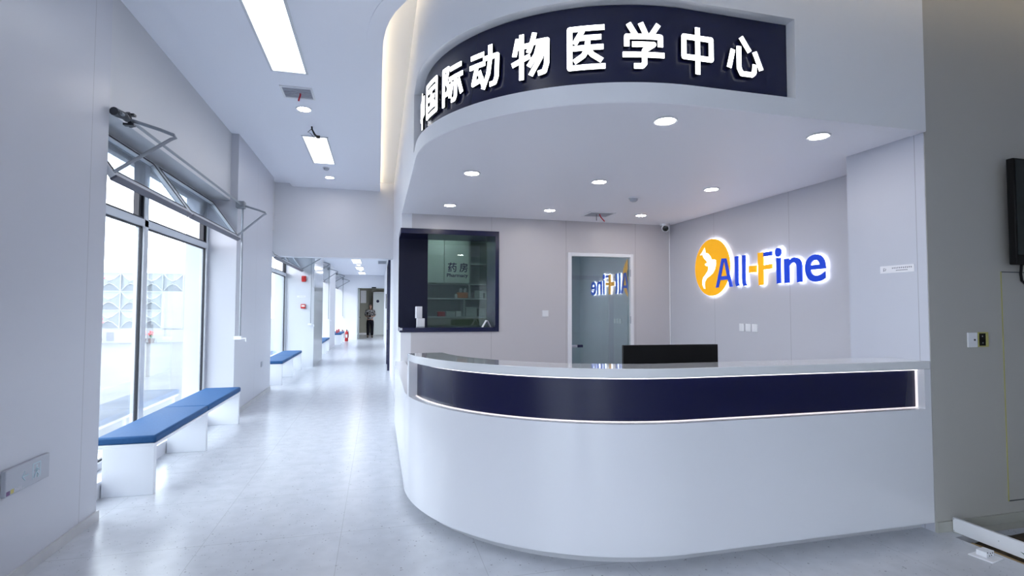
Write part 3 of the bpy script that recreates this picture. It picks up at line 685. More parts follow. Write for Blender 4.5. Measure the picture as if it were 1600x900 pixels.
# inner door seen through the glass
d2 = MB().box(3.62, 3.72, 9.80, 9.898, 0, 2.12).box(4.55, 4.65, 9.80, 9.898, 0, 2.12).box(3.72, 4.55, 9.80, 9.898, 2.04, 2.12)
d2 = tag(d2.build('door_2', 'alu_dark'), 'inner doorway seen through the tinted glass door', 'door', kind='structure')
MB().box(3.72, 4.55, 9.83, 9.86, 0.0, 2.04).build('leaf', 'cabinet', d2)
MB().box(3.82, 4.4, 9.822, 9.83, 1.0, 1.85).build('leaf_window', 'box_grey', d2)
MB().box(3.77, 3.83, 9.79, 9.83, 0.95, 0.98).build('handle', 'steel', d2)

# ------------------------------------------------------------------ benches
def make_bench(y0, y1, xf, label):
    t = thing('bench', (xf-0.2, (y0+y1)/2, 0), label, 'bench', 'window benches'); ox, oy = xf-0.2, (y0+y1)/2
    L = y1-y0
    for yc in (y0+0.025, oy, y1-0.025):
        MB().box(-0.155, 0.195, yc-oy-0.025, yc-oy+0.025, 0.0, 0.372).build('leg', 'laminate', t, bevel=0.002)
    MB().box(-0.19, 0.20, -L/2, L/2, 0.372, 0.396).build('seat_board', 'laminate', t, bevel=0.002)
    for a, b in ((-L/2-0.004, -0.003), (0.003, L/2+0.004)):
        MB().box(-0.205, 0.205, a, b, 0.396, 0.456).build('cushion', 'cushion', t, bevel=0.016)
    return t
make_bench(4.69, 7.30, -1.675, 'nearest white bench with blue cushions below the first window')
make_bench(10.70, 13.28, -1.74, 'second blue cushioned bench below the second corridor window')
make_bench(16.4, 18.95, -1.60, 'third blue cushioned bench past the glossy grey pier')
make_bench(21.95, 23.95, -1.42, 'furthest blue cushioned bench beside the red extinguishers')

# ------------------------------------------------------------------ ceiling fittings
def panel_lamp(x0, x1, y0, y1, z, label, m='lamp'):
    t = thing('panel_lamp', ((x0+x1)/2, (y0+y1)/2, z), label, 'ceiling light', 'rectangular ceiling lamps'); hx, hy = (x1-x0)/2, (y1-y0)/2; fw = 0.022
    f = MB().box(-hx, -hx+fw, -hy, hy, -0.012, 0.0).box(hx-fw, hx, -hy, hy, -0.012, 0.0).box(-hx+fw, hx-fw, -hy, -hy+fw, -0.012, 0.0).box(-hx+fw, hx-fw, hy-fw, hy, -0.012, 0.0)
    f.build('frame', 'alu', t); MB().box(-hx+fw, hx-fw, -hy+fw, hy-fw, -0.007, -0.001).build('diffuser', m, t); return t
panel_lamp(-1.03, -0.69, 4.05, 5.38, ZP, 'large lit rectangular lamp nearest in the entrance ceiling')
panel_lamp(-1.02, -0.68, 7.33, 8.68, ZP, 'lit rectangular lamp beyond the grille and dangling wire')
panel_lamp(-1.03, -0.69, 0.75, 2.08, ZP, 'lit rectangular lamp above the viewpoint')
for k, (y0, y1) in enumerate(((11.6, 12.8), (14.4, 15.6), (17.3, 18.9), (20.4, 21.7), (23.4, 24.6))):
    if k < 2: continue
    panel_lamp(-0.86, -0.55, y0, y1, ZC, 'lit rectangular lamp %s in the low corridor ceiling' % ['', '', 'nearest of those', 'in the middle of the row', 'furthest from the lintel'][k], 'lamp_far')
for k, (y0, y1) in enumerate(((11.4, 12.6), (14.2, 15.4))):
    panel_lamp(-0.86, -0.55, y0, y1, ZC, ['lit rectangular lamp just behind the lintel', 'lit rectangular lamp second behind the lintel'][k], 'lamp_far')
panel_lamp(0.9, 1.2, 7.6, 8.8, 2.85, 'unseen fill light added in the pharmacy ceiling', 'fill_pharmacy')  # added out of view to brighten the pharmacy behind its glass
panel_lamp(3.4, 3.7, 7.4, 8.6, 2.85, 'unseen fill light added in the room behind the glass door', 'fill_consulting')  # added out of view, fill for what shows through the tinted door
def downlight(x, y, z, label, grp, r=0.075):
    t = thing('downlight', (x, y, z), label, 'downlight', grp)
    MB().lathe([(r*0.78, -0.002), (r, -0.002), (r*1.02, -0.006), (r*0.95, -0.011), (r*0.80, -0.008)], seg=28).build('trim_ring', 'plastic_white', t)
    MB().lathe([(0.0, -0.0095), (r*0.79, -0.0095), (r*0.79, -0.0035), (0.0, -0.0035)], seg=28).build('lens', 'spot', t); return t
for x, y, lb in ((1.745, 2.915, 'largest lit downlight at the front of the canopy'), (2.919, 2.913, 'lit front downlight above the right end of the desk'),
        (0.783, 4.49, 'lit middle row downlight at the left of the canopy'), (1.99, 4.49, 'lit downlight in the centre of the canopy'), (3.19, 4.487, 'lit middle row downlight toward the logo wall'),
        (0.786, 5.955, 'lit back row downlight above the service window'), (1.993, 5.953, 'lit back row downlight left of the hatch'), (3.22, 5.98, 'lit back row downlight near the security camera')):
    downlight(x, y, ZS, lb, 'downlights in the canopy')
downlight(-0.855, 6.348, ZP, 'lit round downlight beside the ceiling grille', 'downlights in the entrance ceiling', 0.085)
downlight(-0.85, 9.59, ZP, 'lit round downlight just before the lintel', 'downlights in the entrance ceiling', 0.085)
for k, y in enumerate((16.3, 19.6, 22.2)):
    downlight(-0.70, y, ZC, 'small corridor downlight %s' % ['nearest of three past the lintel', 'between the middle corridor lamps', 'nearest the far doorway'][k], 'downlights in the corridor')
def grille(x, y, z, wx, wy, label, slats=7):
    t = thing('ceiling_grille', (x, y, z), label, 'vent')
    f = MB().box(-wx/2, -wx/2+0.02, -wy/2, wy/2, -0.012, 0).box(wx/2-0.02, wx/2, -wy/2, wy/2, -0.012, 0).box(-wx/2+0.02, wx/2-0.02, -wy/2, -wy/2+0.02, -0.012, 0).box(-wx/2+0.02, wx/2-0.02, wy/2-0.02, wy/2, -0.012, 0)
    f.build('frame', 'plastic_white', t); MB().box(-wx/2+0.02, wx/2-0.02, -wy/2+0.02, wy/2-0.02, -0.002, 0).build('backing', 'plastic_grey', t)
    for i in range(slats):
        yy = -wy/2+0.02+(wy-0.04)*(i+0.5)/slats
        MB().box(-wx/2+0.02, wx/2-0.02, yy-0.008, yy+0.008, -0.010, -0.004).build('slat', 'plastic_grey', t)
    return t
grille(-0.855, 5.875, ZP, 0.32, 0.31, 'grey ceiling grille beside the nearest lamp')
grille(2.67, 6.05, ZS, 0.34, 0.30, 'grey hatch grille in the canopy underside')
grille(0.12, 18.2, ZC, 0.30, 1.2, 'grey vent grille in the low corridor ceiling', 9)
def cable(pts, r, m, label, name='cable'):
    return tag(MB().tube(pts, r, 8).build(name, m), label, 'cable')
cable([(-0.83, 5.87, ZP-0.011), (-0.832, 5.88, ZP-0.03), (-0.845, 5.90, ZP-0.055), (-0.852, 5.91, ZP-0.08)], 0.009, 'red_wire', 'red wire hanging from the grille by the nearest lamp')
cable([(2.66, 6.0, ZS-0.011), (2.68, 6.0, ZS-0.05), (2.73, 6.0, ZS-0.10)], 0.007, 'red_wire', 'red wire hanging from the canopy hatch')
cable([(2.63, 6.02, ZS-0.011), (2.63, 6.02, ZS-0.09)], 0.004, 'steel_dark', 'thin grey wire hanging from the canopy hatch')
wt = thing('loose_wires', (-0.84, 6.95, ZP), 'black loose wires dangling from the entrance ceiling', 'cable')
MB().tube([(0, 0, 0), (0.005, 0.0, -0.04), (0.04, 0.01, -0.10), (0.075, 0.0, -0.125)], 0.010, 8).build('cable_end', 'black_matt', wt)
MB().tube([(0.0, 0, -0.03), (-0.05, 0.02, -0.07), (-0.01, 0.0, -0.09), (0.03, 0.0, -0.14), (0.06, 0, -0.16)], 0.004, 6).build('wire', 'black_matt', wt)
MB().tube([(0.0, 0, -0.03), (0.02, 0.02, -0.10), (0.05, 0.0, -0.13), (0.09, 0.0, -0.11)], 0.004, 6).build('wire', 'steel', wt)
MB().box(0.055, 0.10, -0.012, 0.012, -0.145, -0.11).build('connector', 'black_matt', wt, bevel=0.003)
def smoke(x, y, z, label):
    t = thing('smoke_detector', (x, y, z), label, 'smoke detector', 'smoke detectors')
    MB().lathe([(0.0, 0), (0.055, 0), (0.056, -0.012), (0.0, -0.012)], seg=24).build('base', 'plastic_white', t)
    MB().lathe([(0.0, -0.012), (0.045, -0.0125), (0.040, -0.035), (0.022, -0.045), (0.0, -0.045)], seg=24).build('sensor_head', 'plastic_grey', t)
smoke(-0.846, 8.95, ZP, 'smoke detector beyond the second entrance lamp'); smoke(2.64, 5.06, ZS, 'smoke detector in the canopy underside')
sc = thing('security_camera', (3.88, 6.52, ZS), 'white dome security camera in the alcove ceiling corner', 'camera')
MB().lathe([(0.0, 0), (0.065, 0), (0.062, -0.03), (0.0, -0.03)], seg=24).build('mount', 'plastic_white', sc)
bl = MB().lathe([(0.0, 0.045), (0.04, 0.035), (0.055, 0.0), (0.052, -0.03), (0.045, -0.042), (0.0, -0.042)], (0, 0, 0), 24, 'y'); bo = bl.build('housing', 'plastic_white', sc, loc=(0, -0.01, -0.062)); bo.rotation_euler = (math.radians(14), 0, math.radians(-28))
MB().lathe([(0.0, -0.0425), (0.040, -0.0425), (0.034, -0.05), (0.0, -0.052)], (0, 0, 0), 24, 'y').build('lens', 'black_gloss', bo)

# ------------------------------------------------------------------ wall plates and notices
def plate(axis_face, c, wd, hg, label, cat, rocker=True, name='switch_plate', group=None, m='plastic_white'):
    t = thing(name, c, label, cat, group)
    def bx(a0, a1, z0, z1, d0, d1):
        if axis_face == '-y': return MB().box(a0, a1, -d1, -d0, z0, z1)
        if axis_face == '-x': return MB().box(-d1, -d0, a0, a1, z0, z1)
        return MB().box(d0, d1, a0, a1, z0, z1)
    bx(-wd/2, wd/2, -hg/2, hg/2, 0, 0.009).build('cover', m, t, bevel=0.003)
    if rocker: bx(-wd*0.30, wd*0.30, -hg*0.36, hg*0.36, 0.0092, 0.012).build('rocker', m, t, bevel=0.001)
    return t
for k, y in enumerate((5.125, 5.02, 4.915)):
    plate('-x', (XLOGO, y, 1.245), 0.082, 0.086, 'white switch, %s of three under the logo' % ['left', 'middle', 'right'][k], 'switch', group='switches below the logo')
p = at(852, 490, 'y', YB); plate('-y', (p.x, YB, p.z), 0.086, 0.086, 'white switch left of the tinted glass door', 'switch')
p = at(1518, 531, 'y', YD); sp = plate('-y', (p.x, YD, p.z), 0.086, 0.10, 'white socket plate on the grey wall under the television', 'switch', rocker=False)
MB().box(0.008, 0.020, -0.013, -0.0092, -0.006, 0.006).build('key_hole', 'steel_dark', sp)
# open wall box
ob = thing('junction_box', (4.005, YD, 1.248), 'open black junction box recessed beside the socket plate', 'junction box')
f = MB().box(-0.045, -0.040, -0.006, -0.0005, -0.05, 0.05).box(0.022, 0.045, -0.006, -0.0005, -0.05, 0.05).box(-0.04, 0.022, -0.006, -0.0005, 0.042, 0.05).box(-0.04, 0.022, -0.006, -0.0005, -0.05, -0.042); f.build('foam_edge', 'yellow_foam', ob)
MB().box(-0.04, 0.022, -0.004, -0.0006, -0.042, 0.042).build('box', 'black_matt', ob); MB().box(-0.014, -0.006, -0.0065, -0.0045, 0.018, 0.026).box(-0.012, -0.004, -0.0065, -0.0045, -0.026, -0.020).build('screw', 'chrome', ob)
plate('+x', (-1.85, 9.42, 0.53), 0.13, 0.088, 'grey socket plate low on the pier past the first bench', 'socket', m='plastic_grey')
nt_ = thing('notice_strip', (XR, 2.882, 1.737), 'small white printed notice strip on the white wall end', 'notice')
MB().box(-0.003, 0, -0.124, 0.124, -0.026, 0.026).build('strip', 'paper', nt_)
ik = MB(); random.seed(3)
for i in range(11):
    y = 0.035-i*0.0135
    ik.box(-0.0036, -0.003, y-0.0052, y-0.002, 0.002, 0.013).box(-0.0036, -0.003, y-0.010, y, 0.0055+0.003*(i%2), 0.0075+0.003*(i%2))
for i in range(9): ik.box(-0.0036, -0.003, 0.005-i*0.0095-0.006, 0.005-i*0.0095, -0.012, -0.007)
ik.tube([(-0.0035, 0.098, -0.014), (-0.0035, 0.096, 0.010), (-0.0035, 0.080, 0.004), (-0.0035, 0.084, -0.008), (-0.0035, 0.094, -0.006)], 0.0016, 6)
ik.build('print', 'ink', nt_)
# exit plate low on the near wall
ex = thing('exit_plate', (-1.85, 3.44, 0.547), 'grey unlit exit direction plate low on the near left wall', 'sign')
MB().box(0.0, 0.022, -0.185, 0.185, -0.068, 0.068).build('plate', 'plastic_grey', ex, bevel=0.004)
exf = MB()
exf.box(0.0222, 0.0228, 0.03, 0.036, -0.04, 0.045).box(0.0222, 0.0228, 0.095, 0.101, -0.04, 0.045).box(0.0222, 0.0228, 0.036, 0.095, 0.040, 0.045)
exf.tube([(0.0225, -0.055, 0.0), (0.0225, -0.005, 0.0)], 0.003, 6).tube([(0.0225, -0.035, 0.022), (0.0225, -0.057, 0.0), (0.0225, -0.035, -0.022)], 0.003, 6)
exf.tube([(0.0225, 0.070, 0.012), (0.0225, 0.066, -0.008), (0.0225, 0.080, -0.022), (0.0225, 0.074, -0.038)], 0.004, 6).tube([(0.0225, 0.066, -0.008), (0.0225, 0.052, -0.016), (0.0225, 0.045, -0.034)], 0.004, 6)
exf.tube([(0.0225, 0.050, 0.0), (0.0225, 0.060, 0.014), (0.0225, 0.076, 0.012), (0.0225, 0.086, 0.0)], 0.003, 6).lathe([(0.0, 0.0222), (0.007, 0.0222), (0.007, 0.0228), (0.0, 0.0228)], (0, 0.066, 0.026), 12, 'x')
mat('pictogram', (0.45, 0.60, 0.66), 0.4); mat('mark_purple', (0.16, 0.07, 0.20), 0.5); mat('mark_yellow', (0.55, 0.48, 0.15), 0.5)
exf.build('pictogram', 'pictogram', ex)
MB().box(0.0222, 0.0228, -0.178, -0.150, -0.062, -0.040).build('mark', 'mark_purple', ex); MB().box(0.0222, 0.0228, -0.145, -0.120, -0.060, -0.038).build('mark', 'mark_yellow', ex)
mk = MB()
for i in range(5): mk.tube([(0.0225, -0.112+i*0.012, -0.058), (0.0225, -0.108+i*0.012, -0.040), (0.0225, -0.104+i*0.012, -0.052)], 0.0018, 5)
mk.build('lettering_marks', 'paper', ex)

# ------------------------------------------------------------------ television and the grey wall
tv = thing('television', (4.75, 2.60, 2.125), 'black wall television at the right edge', 'television')
MB().box(-0.56, 0.56, -0.03, 0.015, -0.365, 0.365).build('housing', 'black_matt', tv, bevel=0.005)
MB().box(-0.545, 0.545, -0.0315, -0.0305, -0.30, 0.352).build('screen', 'screen', tv)
MB().box(-0.2, 0.2, 0.015, 0.0695, -0.15, 0.15).build('wall_bracket', 'steel_dark', tv)
cable([(4.33, 2.63, 1.765), (4.345, 2.645, 1.70), (4.37, 2.655, 1.655), (4.40, 2.66, 1.64), (4.46, 2.66, 1.60), (4.47, 2.66, 1.45)], 0.008, 'black_matt', 'black television cable hanging below the screen')
acp = thing('access_panel', (4.75, YD, 0.93), 'grey access panel outlined by thin joints below the television', 'panel')
MB().box(-0.555, 0.555, -0.004, -0.0005, -0.78, 0.78).build('panel_sheet', 'wall_grey', acp)
MB().box(-0.561, -0.556, -0.0045, -0.0005, -0.786, 0.786).build('edge_strip', 'yellow_foam', acp); MB().box(-0.556, 0.556, -0.0045, -0.0005, 0.781, 0.787).build('edge_strip', 'steel_dark', acp); MB().box(-0.556, 0.556, -0.0045, -0.0005, -0.787, -0.781).build('edge_strip', 'steel_dark', acp)
struct('baseboard_right', MB().box(XR+0.005, 8.0, YD-0.014, YD-0.0005, 0, 0.066), 'skirting_beige', 'beige skirting along the grey wall', 'baseboard')
struct('trim_trench_edge', MB().box(3.66, 7.9, 2.586, YD-0.014, 0.0003, 0.004), 'skirting_beige', 'pale edge between skirting and trench', 'trim')

# white casing board set on edge across the trench
bd = thing('casing_board', (3.66, 2.2, 0.0), 'white board standing on edge across the floor trench', 'board')
MB().box(0.0, 0.022, -0.75, 0.452, 0.001, 0.092).build('board', 'plastic_white', bd, bevel=0.002)
mk = MB()
mk.poly3([(-0.0006, 0.08, 0.036), (-0.0006, 0.035, 0.012), (-0.0006, 0.015, 0.014), (-0.0006, 0.03, 0.030)], (0.0004, 0, 0))
for i in range(7): mk.box(-0.0006, -0.0002, -0.02-i*0.016-0.009, -0.02-i*0.016, 0.004+0.003*(i%2), 0.026+0.003*(i%3))
mk.build('printed_mark', 'green_ink', bd)['label'] = 'dark green printed mark'
for y, z in ((0.445, 0.085), (0.445, 0.010), (0.19, 0.05)): MB().lathe([(0, -0.0008), (0.003, -0.0008), (0.003, 0.0), (0, 0.0)], (0, 0, 0), 8, 'x').build('screw', 'steel', bd, loc=(0, y, z))
lt = MB().box(3.600, 3.640, 1.5, 2.52, -0.048, -0.012).build('batten', 'timber'); tag(lt, 'rough timber batten in the trench beside the white board', 'timber')
rb = MB()
rb.box(-0.02, 0.02, -0.012, 0.012, 0, 0.012); rb_o = rb.build('rubbish_scrap', 'red', loc=(3.99, 2.40, -0.024), bevel=0.003); rb_o.rotation_euler = (0.2, 0.1, 0.6); tag(rb_o, 'small red scrap on the rubble in the trench', 'rubbish')

# floor socket lying on the tiles
fs = thing('floor_socket', (3.47, 2.335, 0), 'white pop-up floor socket beside the trench', 'socket', rot=math.radians(8))
MB().box(-0.06, 0.06, -0.06, 0.06, 0, 0.008).build('plate', 'plastic_white', fs, bevel=0.003)
MB().box(-0.03, 0.045, -0.02, 0.035, 0.008, 0.040).build('socket_block', 'plastic_white', fs, bevel=0.003)
sk = MB()
for x, z in ((-0.024, 0.038), (0.006, 0.030), (0.026, 0.030), (-0.004, 0.018), (0.016, 0.018)): sk.box(x-0.004, x+0.004, -0.0206, -0.0202, z-0.003, z+0.003)
sk.build('socket_holes', 'black_matt', fs)

# ------------------------------------------------------------------ along the corridor
dp = thing('door_portal', (XC, 13.2, 0), 'navy door surround standing out from the corridor wall', 'door frame')
for a, b in ((-0.6, -0.54), (0.9, 0.96)): MB().box(-0.055, -0.0005, a, b, 0.0, 2.62).build('jamb', 'navy_dark', dp)
MB().box(-0.055, -0.0005, -0.54, 0.9, 2.56, 2.62).build('head', 'navy', dp); MB().box(-0.02, -0.0005, -0.54, 0.9, 0.0, 2.56).build('door_leaf', 'door_white', dp)
MB().box(-0.06, -0.02, -0.48, -0.44, 0.95, 1.10).build('handle', 'steel', dp)
for k, (y, z0, z1) in enumerate(((16.2, 1.45, 1.95), (18.4, 1.45, 1.95))):
    o = MB().box(XC-0.02, XC-0.0005, y, y+0.35, z0, z1).build('wall_board', 'black_matt', bevel=0.003); tag(o, ['black board on the corridor wall just past the navy door surround', 'second black board further along the corridor wall'][k], 'board')
def alarm(c, wd, hg, label, name, cat, slot=None):
    t = thing(name, c, label, cat); MB().box(-wd/2, wd/2, -0.05, -0.0005, -hg/2, hg/2).build('housing', 'red', t, bevel=0.012)
    if slot: MB().box(-wd*0.33, wd*0.33, -0.052, -0.0502, slot[0], slot[1]).build('window', 'plastic_white', t)
    else: MB().lathe([(0, -0.062), (0.028, -0.062), (0.034, -0.0505), (0, -0.0505)], (0, 0, 0), 16, 'y').build('sounder', 'red', t)
alarm((-1.785, 13.79, 2.18), 0.105, 0.145, 'red alarm sounder high on the white pier face', 'alarm_sounder', 'alarm')
alarm((-1.79, 13.79, 1.50), 0.115, 0.11, 'red fire call point on the white pier face', 'fire_call_point', 'alarm', (-0.01, 0.03))
wl = thing('wall_label', (-1.84, 13.79, 1.745), 'small pale label above the fire call point', 'label'); MB().box(-0.10, 0.10, -0.003, -0.0005, -0.022, 0.022).build('strip', 'paper', wl); MB().box(-0.05, 0.07, -0.0036, -0.003, -0.004, 0.006).build('print', 'plastic_grey', wl)
def extinguisher(x, y, label, s=1.0):
    t = thing('fire_extinguisher', (x, y, 0), label, 'fire extinguisher', 'red extinguishers at the corridor end')
    MB().lathe([(0, 0), (0.068, 0), (0.072, 0.02), (0.072, 0.37), (0.055, 0.42), (0.025, 0.445), (0.02, 0.47), (0, 0.47)], seg=20).build('cylinder', 'red', t)
    MB().box(-0.02, 0.02, -0.02, 0.02, 0.47, 0.50).box(-0.012, 0.012, -0.11, 0.02, 0.50, 0.512).build('valve', 'black_matt', t)
    MB().tube([(0.02, 0, 0.48), (0.07, -0.01, 0.45), (0.085, -0.02, 0.30), (0.08, -0.02, 0.15)], 0.010, 8).build('hose', 'black_matt', t)
    MB().box(-0.04, 0.04, -0.0745, -0.071, 0.16, 0.30).build('label_sheet', 'paper', t)
extinguisher(-1.34, 24.35, 'red fire extinguisher standing before the far wall, nearer the corridor'); extinguisher(-1.52, 24.35, 'red fire extinguisher nearer the window')
for k, (y, lb) in enumerate(((22.25, 'small red bottle standing on the furthest bench, nearer end'), (23.0, 'small red bottle standing at the middle of the furthest bench'))):
    t = thing('spray_bottle', (-1.60+0.02*k, y, 0.456), lb, 'bottle', 'red bottles on the furthest bench'); MB().lathe([(0, 0), (0.03, 0), (0.032, 0.01), (0.032, 0.11), (0.012, 0.14), (0, 0.14)], seg=14).build('body', 'red', t); MB().box(-0.03, 0.015, -0.01, 0.01, 0.14, 0.17).build('spray_head', 'plastic_white', t)
t = thing('hand_pump_bottle', (-1.78, 16.72, 0.456), 'small grey pump bottle on the third bench', 'bottle'); MB().lathe([(0, 0), (0.035, 0), (0.035, 0.12), (0.012, 0.15), (0, 0.15)], seg=14).build('body', 'plastic_grey', t); MB().box(-0.045, 0.01, -0.008, 0.008, 0.15, 0.175).build('pump_head', 'steel_dark', t)

# far doorway: frame, closer, leaves beyond
fd = MB().box(-0.985, -0.93, 25.50, 25.78, 0, 2.468).box(0.385, 0.438, 25.50, 25.78, 0, 2.468).box(-0.93, 0.385, 25.50, 25.78, 2.41, 2.468)
fdo = tag(fd.build('door_3', 'alu'), 'wide open doorway framed at the end of the corridor', 'door', kind='structure')
lf = MB().box(-0.92, -0.88, 25.80, 26.62, 0.01, 2.40).build('leaf', 'door_white', fdo); MB().box(-0.88, -0.83, 26.45, 26.50, 1.0, 1.04).build('handle', 'steel_dark', fdo)
MB().box(-0.30, -0.10, 25.42, 25.50, 2.405, 2.46).build('door_closer', 'black_matt', fdo)
d4 = MB().box(-0.22, 0.42, 29.6, 29.65, 0.01, 2.30); d4 = tag(d4.build('door_4', 'door_white'), 'pale door standing open behind the person', 'door', kind='structure')
MB().lathe([(0, -0.004), (0.08, -0.004), (0.08, 0.0), (0, 0.0)], (0, 0, 0), 20, 'y').build('round_sign', 'navy', d4, loc=(-0.02, 29.599, 1.85)); MB().box(0.34, 0.38, 29.57, 29.60, 1.0, 1.12).build('handle', 'steel_dark', d4)
MB().box(0.42, 0.46, 29.58, 29.67, 0, 2.36).box(-0.26, -0.22, 29.58, 29.67, 0, 2.36).box(-0.26, 0.46, 29.58, 29.67, 2.31, 2.36).build('frame', 'alu', d4)
o = MB().box(-0.95, -0.65, 30.26, 30.298, 1.75, 2.45).build('wall_cabinet', 'plastic_white', bevel=0.005); tag(o, 'white box on the beige wall behind the person', 'cabinet')
o = MB().box(0.52, 0.86, 29.98, 30.0, 1.93, 1.98).build('door_sign', 'steel_dark'); o.location = (0, 0.295, 0); tag(o, 'small dark door sign right of the pale far door', 'sign')
o = MB().box(-2.4, -0.3, 30.285, 30.299, 0.0, 0.10).build('baseboard_far', 'plastic_white'); tag(o, 'white skirting in the room beyond the doorway', 'baseboard', kind='structure')

# ------------------------------------------------------------------ the person in the doorway
def skinned(name, nodes, edges, m, parent=None, sub=2, root=0, loc=None):
    me = bpy.data.meshes.new(name); me.from_pydata([n[:3] for n in nodes], edges, [])
    o = bpy.data.objects.new(name, me); COL.objects.link(o)
    o.modifiers.new('skin', 'SKIN'); sb = o.modifiers.new('sub', 'SUBSURF'); sb.levels = sub; sb.render_levels = sub
    for i, n in enumerate(nodes):
        sv = me.skin_vertices[0].data[i]; r = n[3]; sv.radius = r if isinstance(r, tuple) else (r, r); sv.use_root = (i == root)
    bpy.context.view_layer.update()
    em = bpy.data.meshes.new_from_object(o.evaluated_get(bpy.context.evaluated_depsgraph_get()))
    bpy.data.objects.remove(o); em.name = name
    em.materials.clear(); em.materials.append(MATS[m])
    em.shade_smooth()
    o = bpy.data.objects.new(name, em); COL.objects.link(o)
    if parent: o.parent = parent
    if loc: o.location = loc
    return o
mat('skin', (0.16, 0.09, 0.065), 0.5); mat('hair', (0.006, 0.005, 0.005), 0.6); mat('trousers', (0.006, 0.006, 0.009), 0.9, spec=0.05); mat('shoe', (0.008, 0.008, 0.008), 0.5)
ms = mat('check_shirt', (0.1, 0.1, 0.1), 0.8); nt = ms.node_tree
tcn = nt.nodes.new('ShaderNodeTexCoord'); mpn = nt.nodes.new('ShaderNodeMapping'); ck = nt.nodes.new('ShaderNodeTexChecker'); ck.inputs['Scale'].default_value = 11.0
mpn.inputs['Rotation'].default_value = (0.0, 0.5, 0.35)
ck.inputs['Color1'].default_value = (0.015, 0.014, 0.016, 1); ck.inputs['Color2'].default_value = (0.17, 0.165, 0.165, 1)
nt.links.new(tcn.outputs['Object'], mpn.inputs['Vector']); nt.links.new(mpn.outputs[0], ck.inputs['Vector']); nt.links.new(ck.outputs['Color'], nt.nodes['Principled BSDF'].inputs['Base Color'])
PX, PY = -0.375, 27.05
nodes = [(0, 0, 0.86, (0.13, 0.10)), (0, 0, 1.02, (0.12, 0.09)), (0, -0.01, 1.20, (0.14, 0.10)), (0, -0.01, 1.33, (0.13, 0.09)), (0, -0.02, 1.41, 0.05), (0, -0.06, 1.47, 0.05),
    (0, -0.085, 1.53, (0.068, 0.082)), (0, -0.075, 1.59, (0.070, 0.085)), (0, -0.045, 1.64, (0.045, 0.055)),
    (-0.17, 0, 1.34, 0.055), (-0.235, 0.02, 1.10, 0.042), (-0.12, -0.20, 1.04, 0.032), (-0.06, -0.26, 1.06, (0.034, 0.022)),
    (0.17, 0, 1.34, 0.055), (0.235, 0.02, 1.10, 0.042), (0.12, -0.20, 1.04, 0.032), (0.06, -0.26, 1.06, (0.034, 0.022)),
    (-0.095, 0, 0.80, 0.085), (-0.10, -0.01, 0.45, 0.055), (-0.105, 0.02, 0.09, 0.036), (-0.11, -0.12, 0.035, 0.032),
    (0.095, 0, 0.80, 0.085), (0.10, -0.01, 0.45, 0.055), (0.105, 0.02, 0.09, 0.036), (0.11, -0.12, 0.035, 0.032),
    (0, -0.175, 1.53, 0.012), (-0.075, -0.075, 1.545, 0.014), (0.075, -0.075, 1.545, 0.014)]
edges = [(0,1),(1,2),(2,3),(3,4),(4,5),(5,6),(6,7),(7,8),(3,9),(9,10),(10,11),(11,12),(3,13),(13,14),(14,15),(15,16),(0,17),(17,18),(18,19),(19,20),(0,21),(21,22),(22,23),(23,24),(6,25),(6,26),(6,27)]
for sgn, hx in ((-1, 12), (1, 16)):   # four fingers and a thumb on each hand, curled around the phone
    bx_, by_, bz_ = nodes[hx][:3]
    for k in range(4):
        i = len(nodes); zz = bz_+0.024-0.016*k; ln = (0.036, 0.042, 0.040, 0.032)[k]
        nodes.append((bx_-sgn*0.018, by_-0.018, zz, 0.0085)); nodes.append((bx_-sgn*(0.018+ln*0.6), by_-0.030, zz, 0.008)); nodes.append((bx_-sgn*(0.018+ln), by_-0.018, zz, 0.007))
        edges += [(hx, i), (i, i+1), (i+1, i+2)]
    i = len(nodes); nodes.append((bx_-sgn*0.012, by_+0.01, bz_+0.034, 0.010)); nodes.append((bx_-sgn*0.035, by_+0.008, bz_+0.050, 0.008)); edges += [(hx, i), (i, i+1)]
pr = thing('person', (PX, PY, 0), 'person in a checked shirt and dark trousers looking down in the far doorway', 'person')
skinned('body', nodes, edges, 'skin', pr)
sn = [(0, 0, 0.88, (0.155, 0.125)), (0, 0, 1.02, (0.150, 0.118)), (0, -0.01, 1.20, (0.165, 0.125)), (0, -0.01, 1.32, (0.15, 0.11)), (0, -0.015, 1.39, 0.075), (-0.17, 0, 1.335, 0.078), (-0.225, 0.015, 1.14, 0.068), (-0.19, -0.08, 1.08, 0.05), (0.17, 0, 1.335, 0.078), (0.225, 0.015, 1.14, 0.068), (0.19, -0.08, 1.08, 0.05)]
skinned('shirt', sn, [(0,1),(1,2),(2,3),(3,4),(3,5),(5,6),(6,7),(3,8),(8,9),(9,10)], 'check_shirt', pr)
tn = [(0, 0, 0.93, (0.14, 0.11)), (0, 0, 0.86, (0.145, 0.115)), (-0.095, 0, 0.78, 0.10), (-0.10, -0.01, 0.45, 0.078), (-0.105, 0.015, 0.10, 0.066), (0.095, 0, 0.78, 0.10), (0.10, -0.01, 0.45, 0.078), (0.105, 0.015, 0.10, 0.066)]
skinned('trousers', tn, [(0,1),(1,2),(2,3),(3,4),(1,5),(5,6),(6,7)], 'trousers', pr)
hn = [(0, -0.055, 1.64, (0.076, 0.078)), (0, -0.125, 1.625, (0.056, 0.052)), (0, 0.0, 1.60, (0.072, 0.062)), (0, 0.005, 1.54, (0.058, 0.045))]
skinned('hair', hn, [(0,1),(0,2),(2,3)], 'hair', pr)
for sgn in (-1, 1):
    skinned('shoe', [(0.108*sgn, 0.03, 0.045, 0.046), (0.11*sgn, -0.07, 0.040, 0.044), (0.112*sgn, -0.15, 0.034, 0.036)], [(0,1),(1,2)], 'shoe', pr)
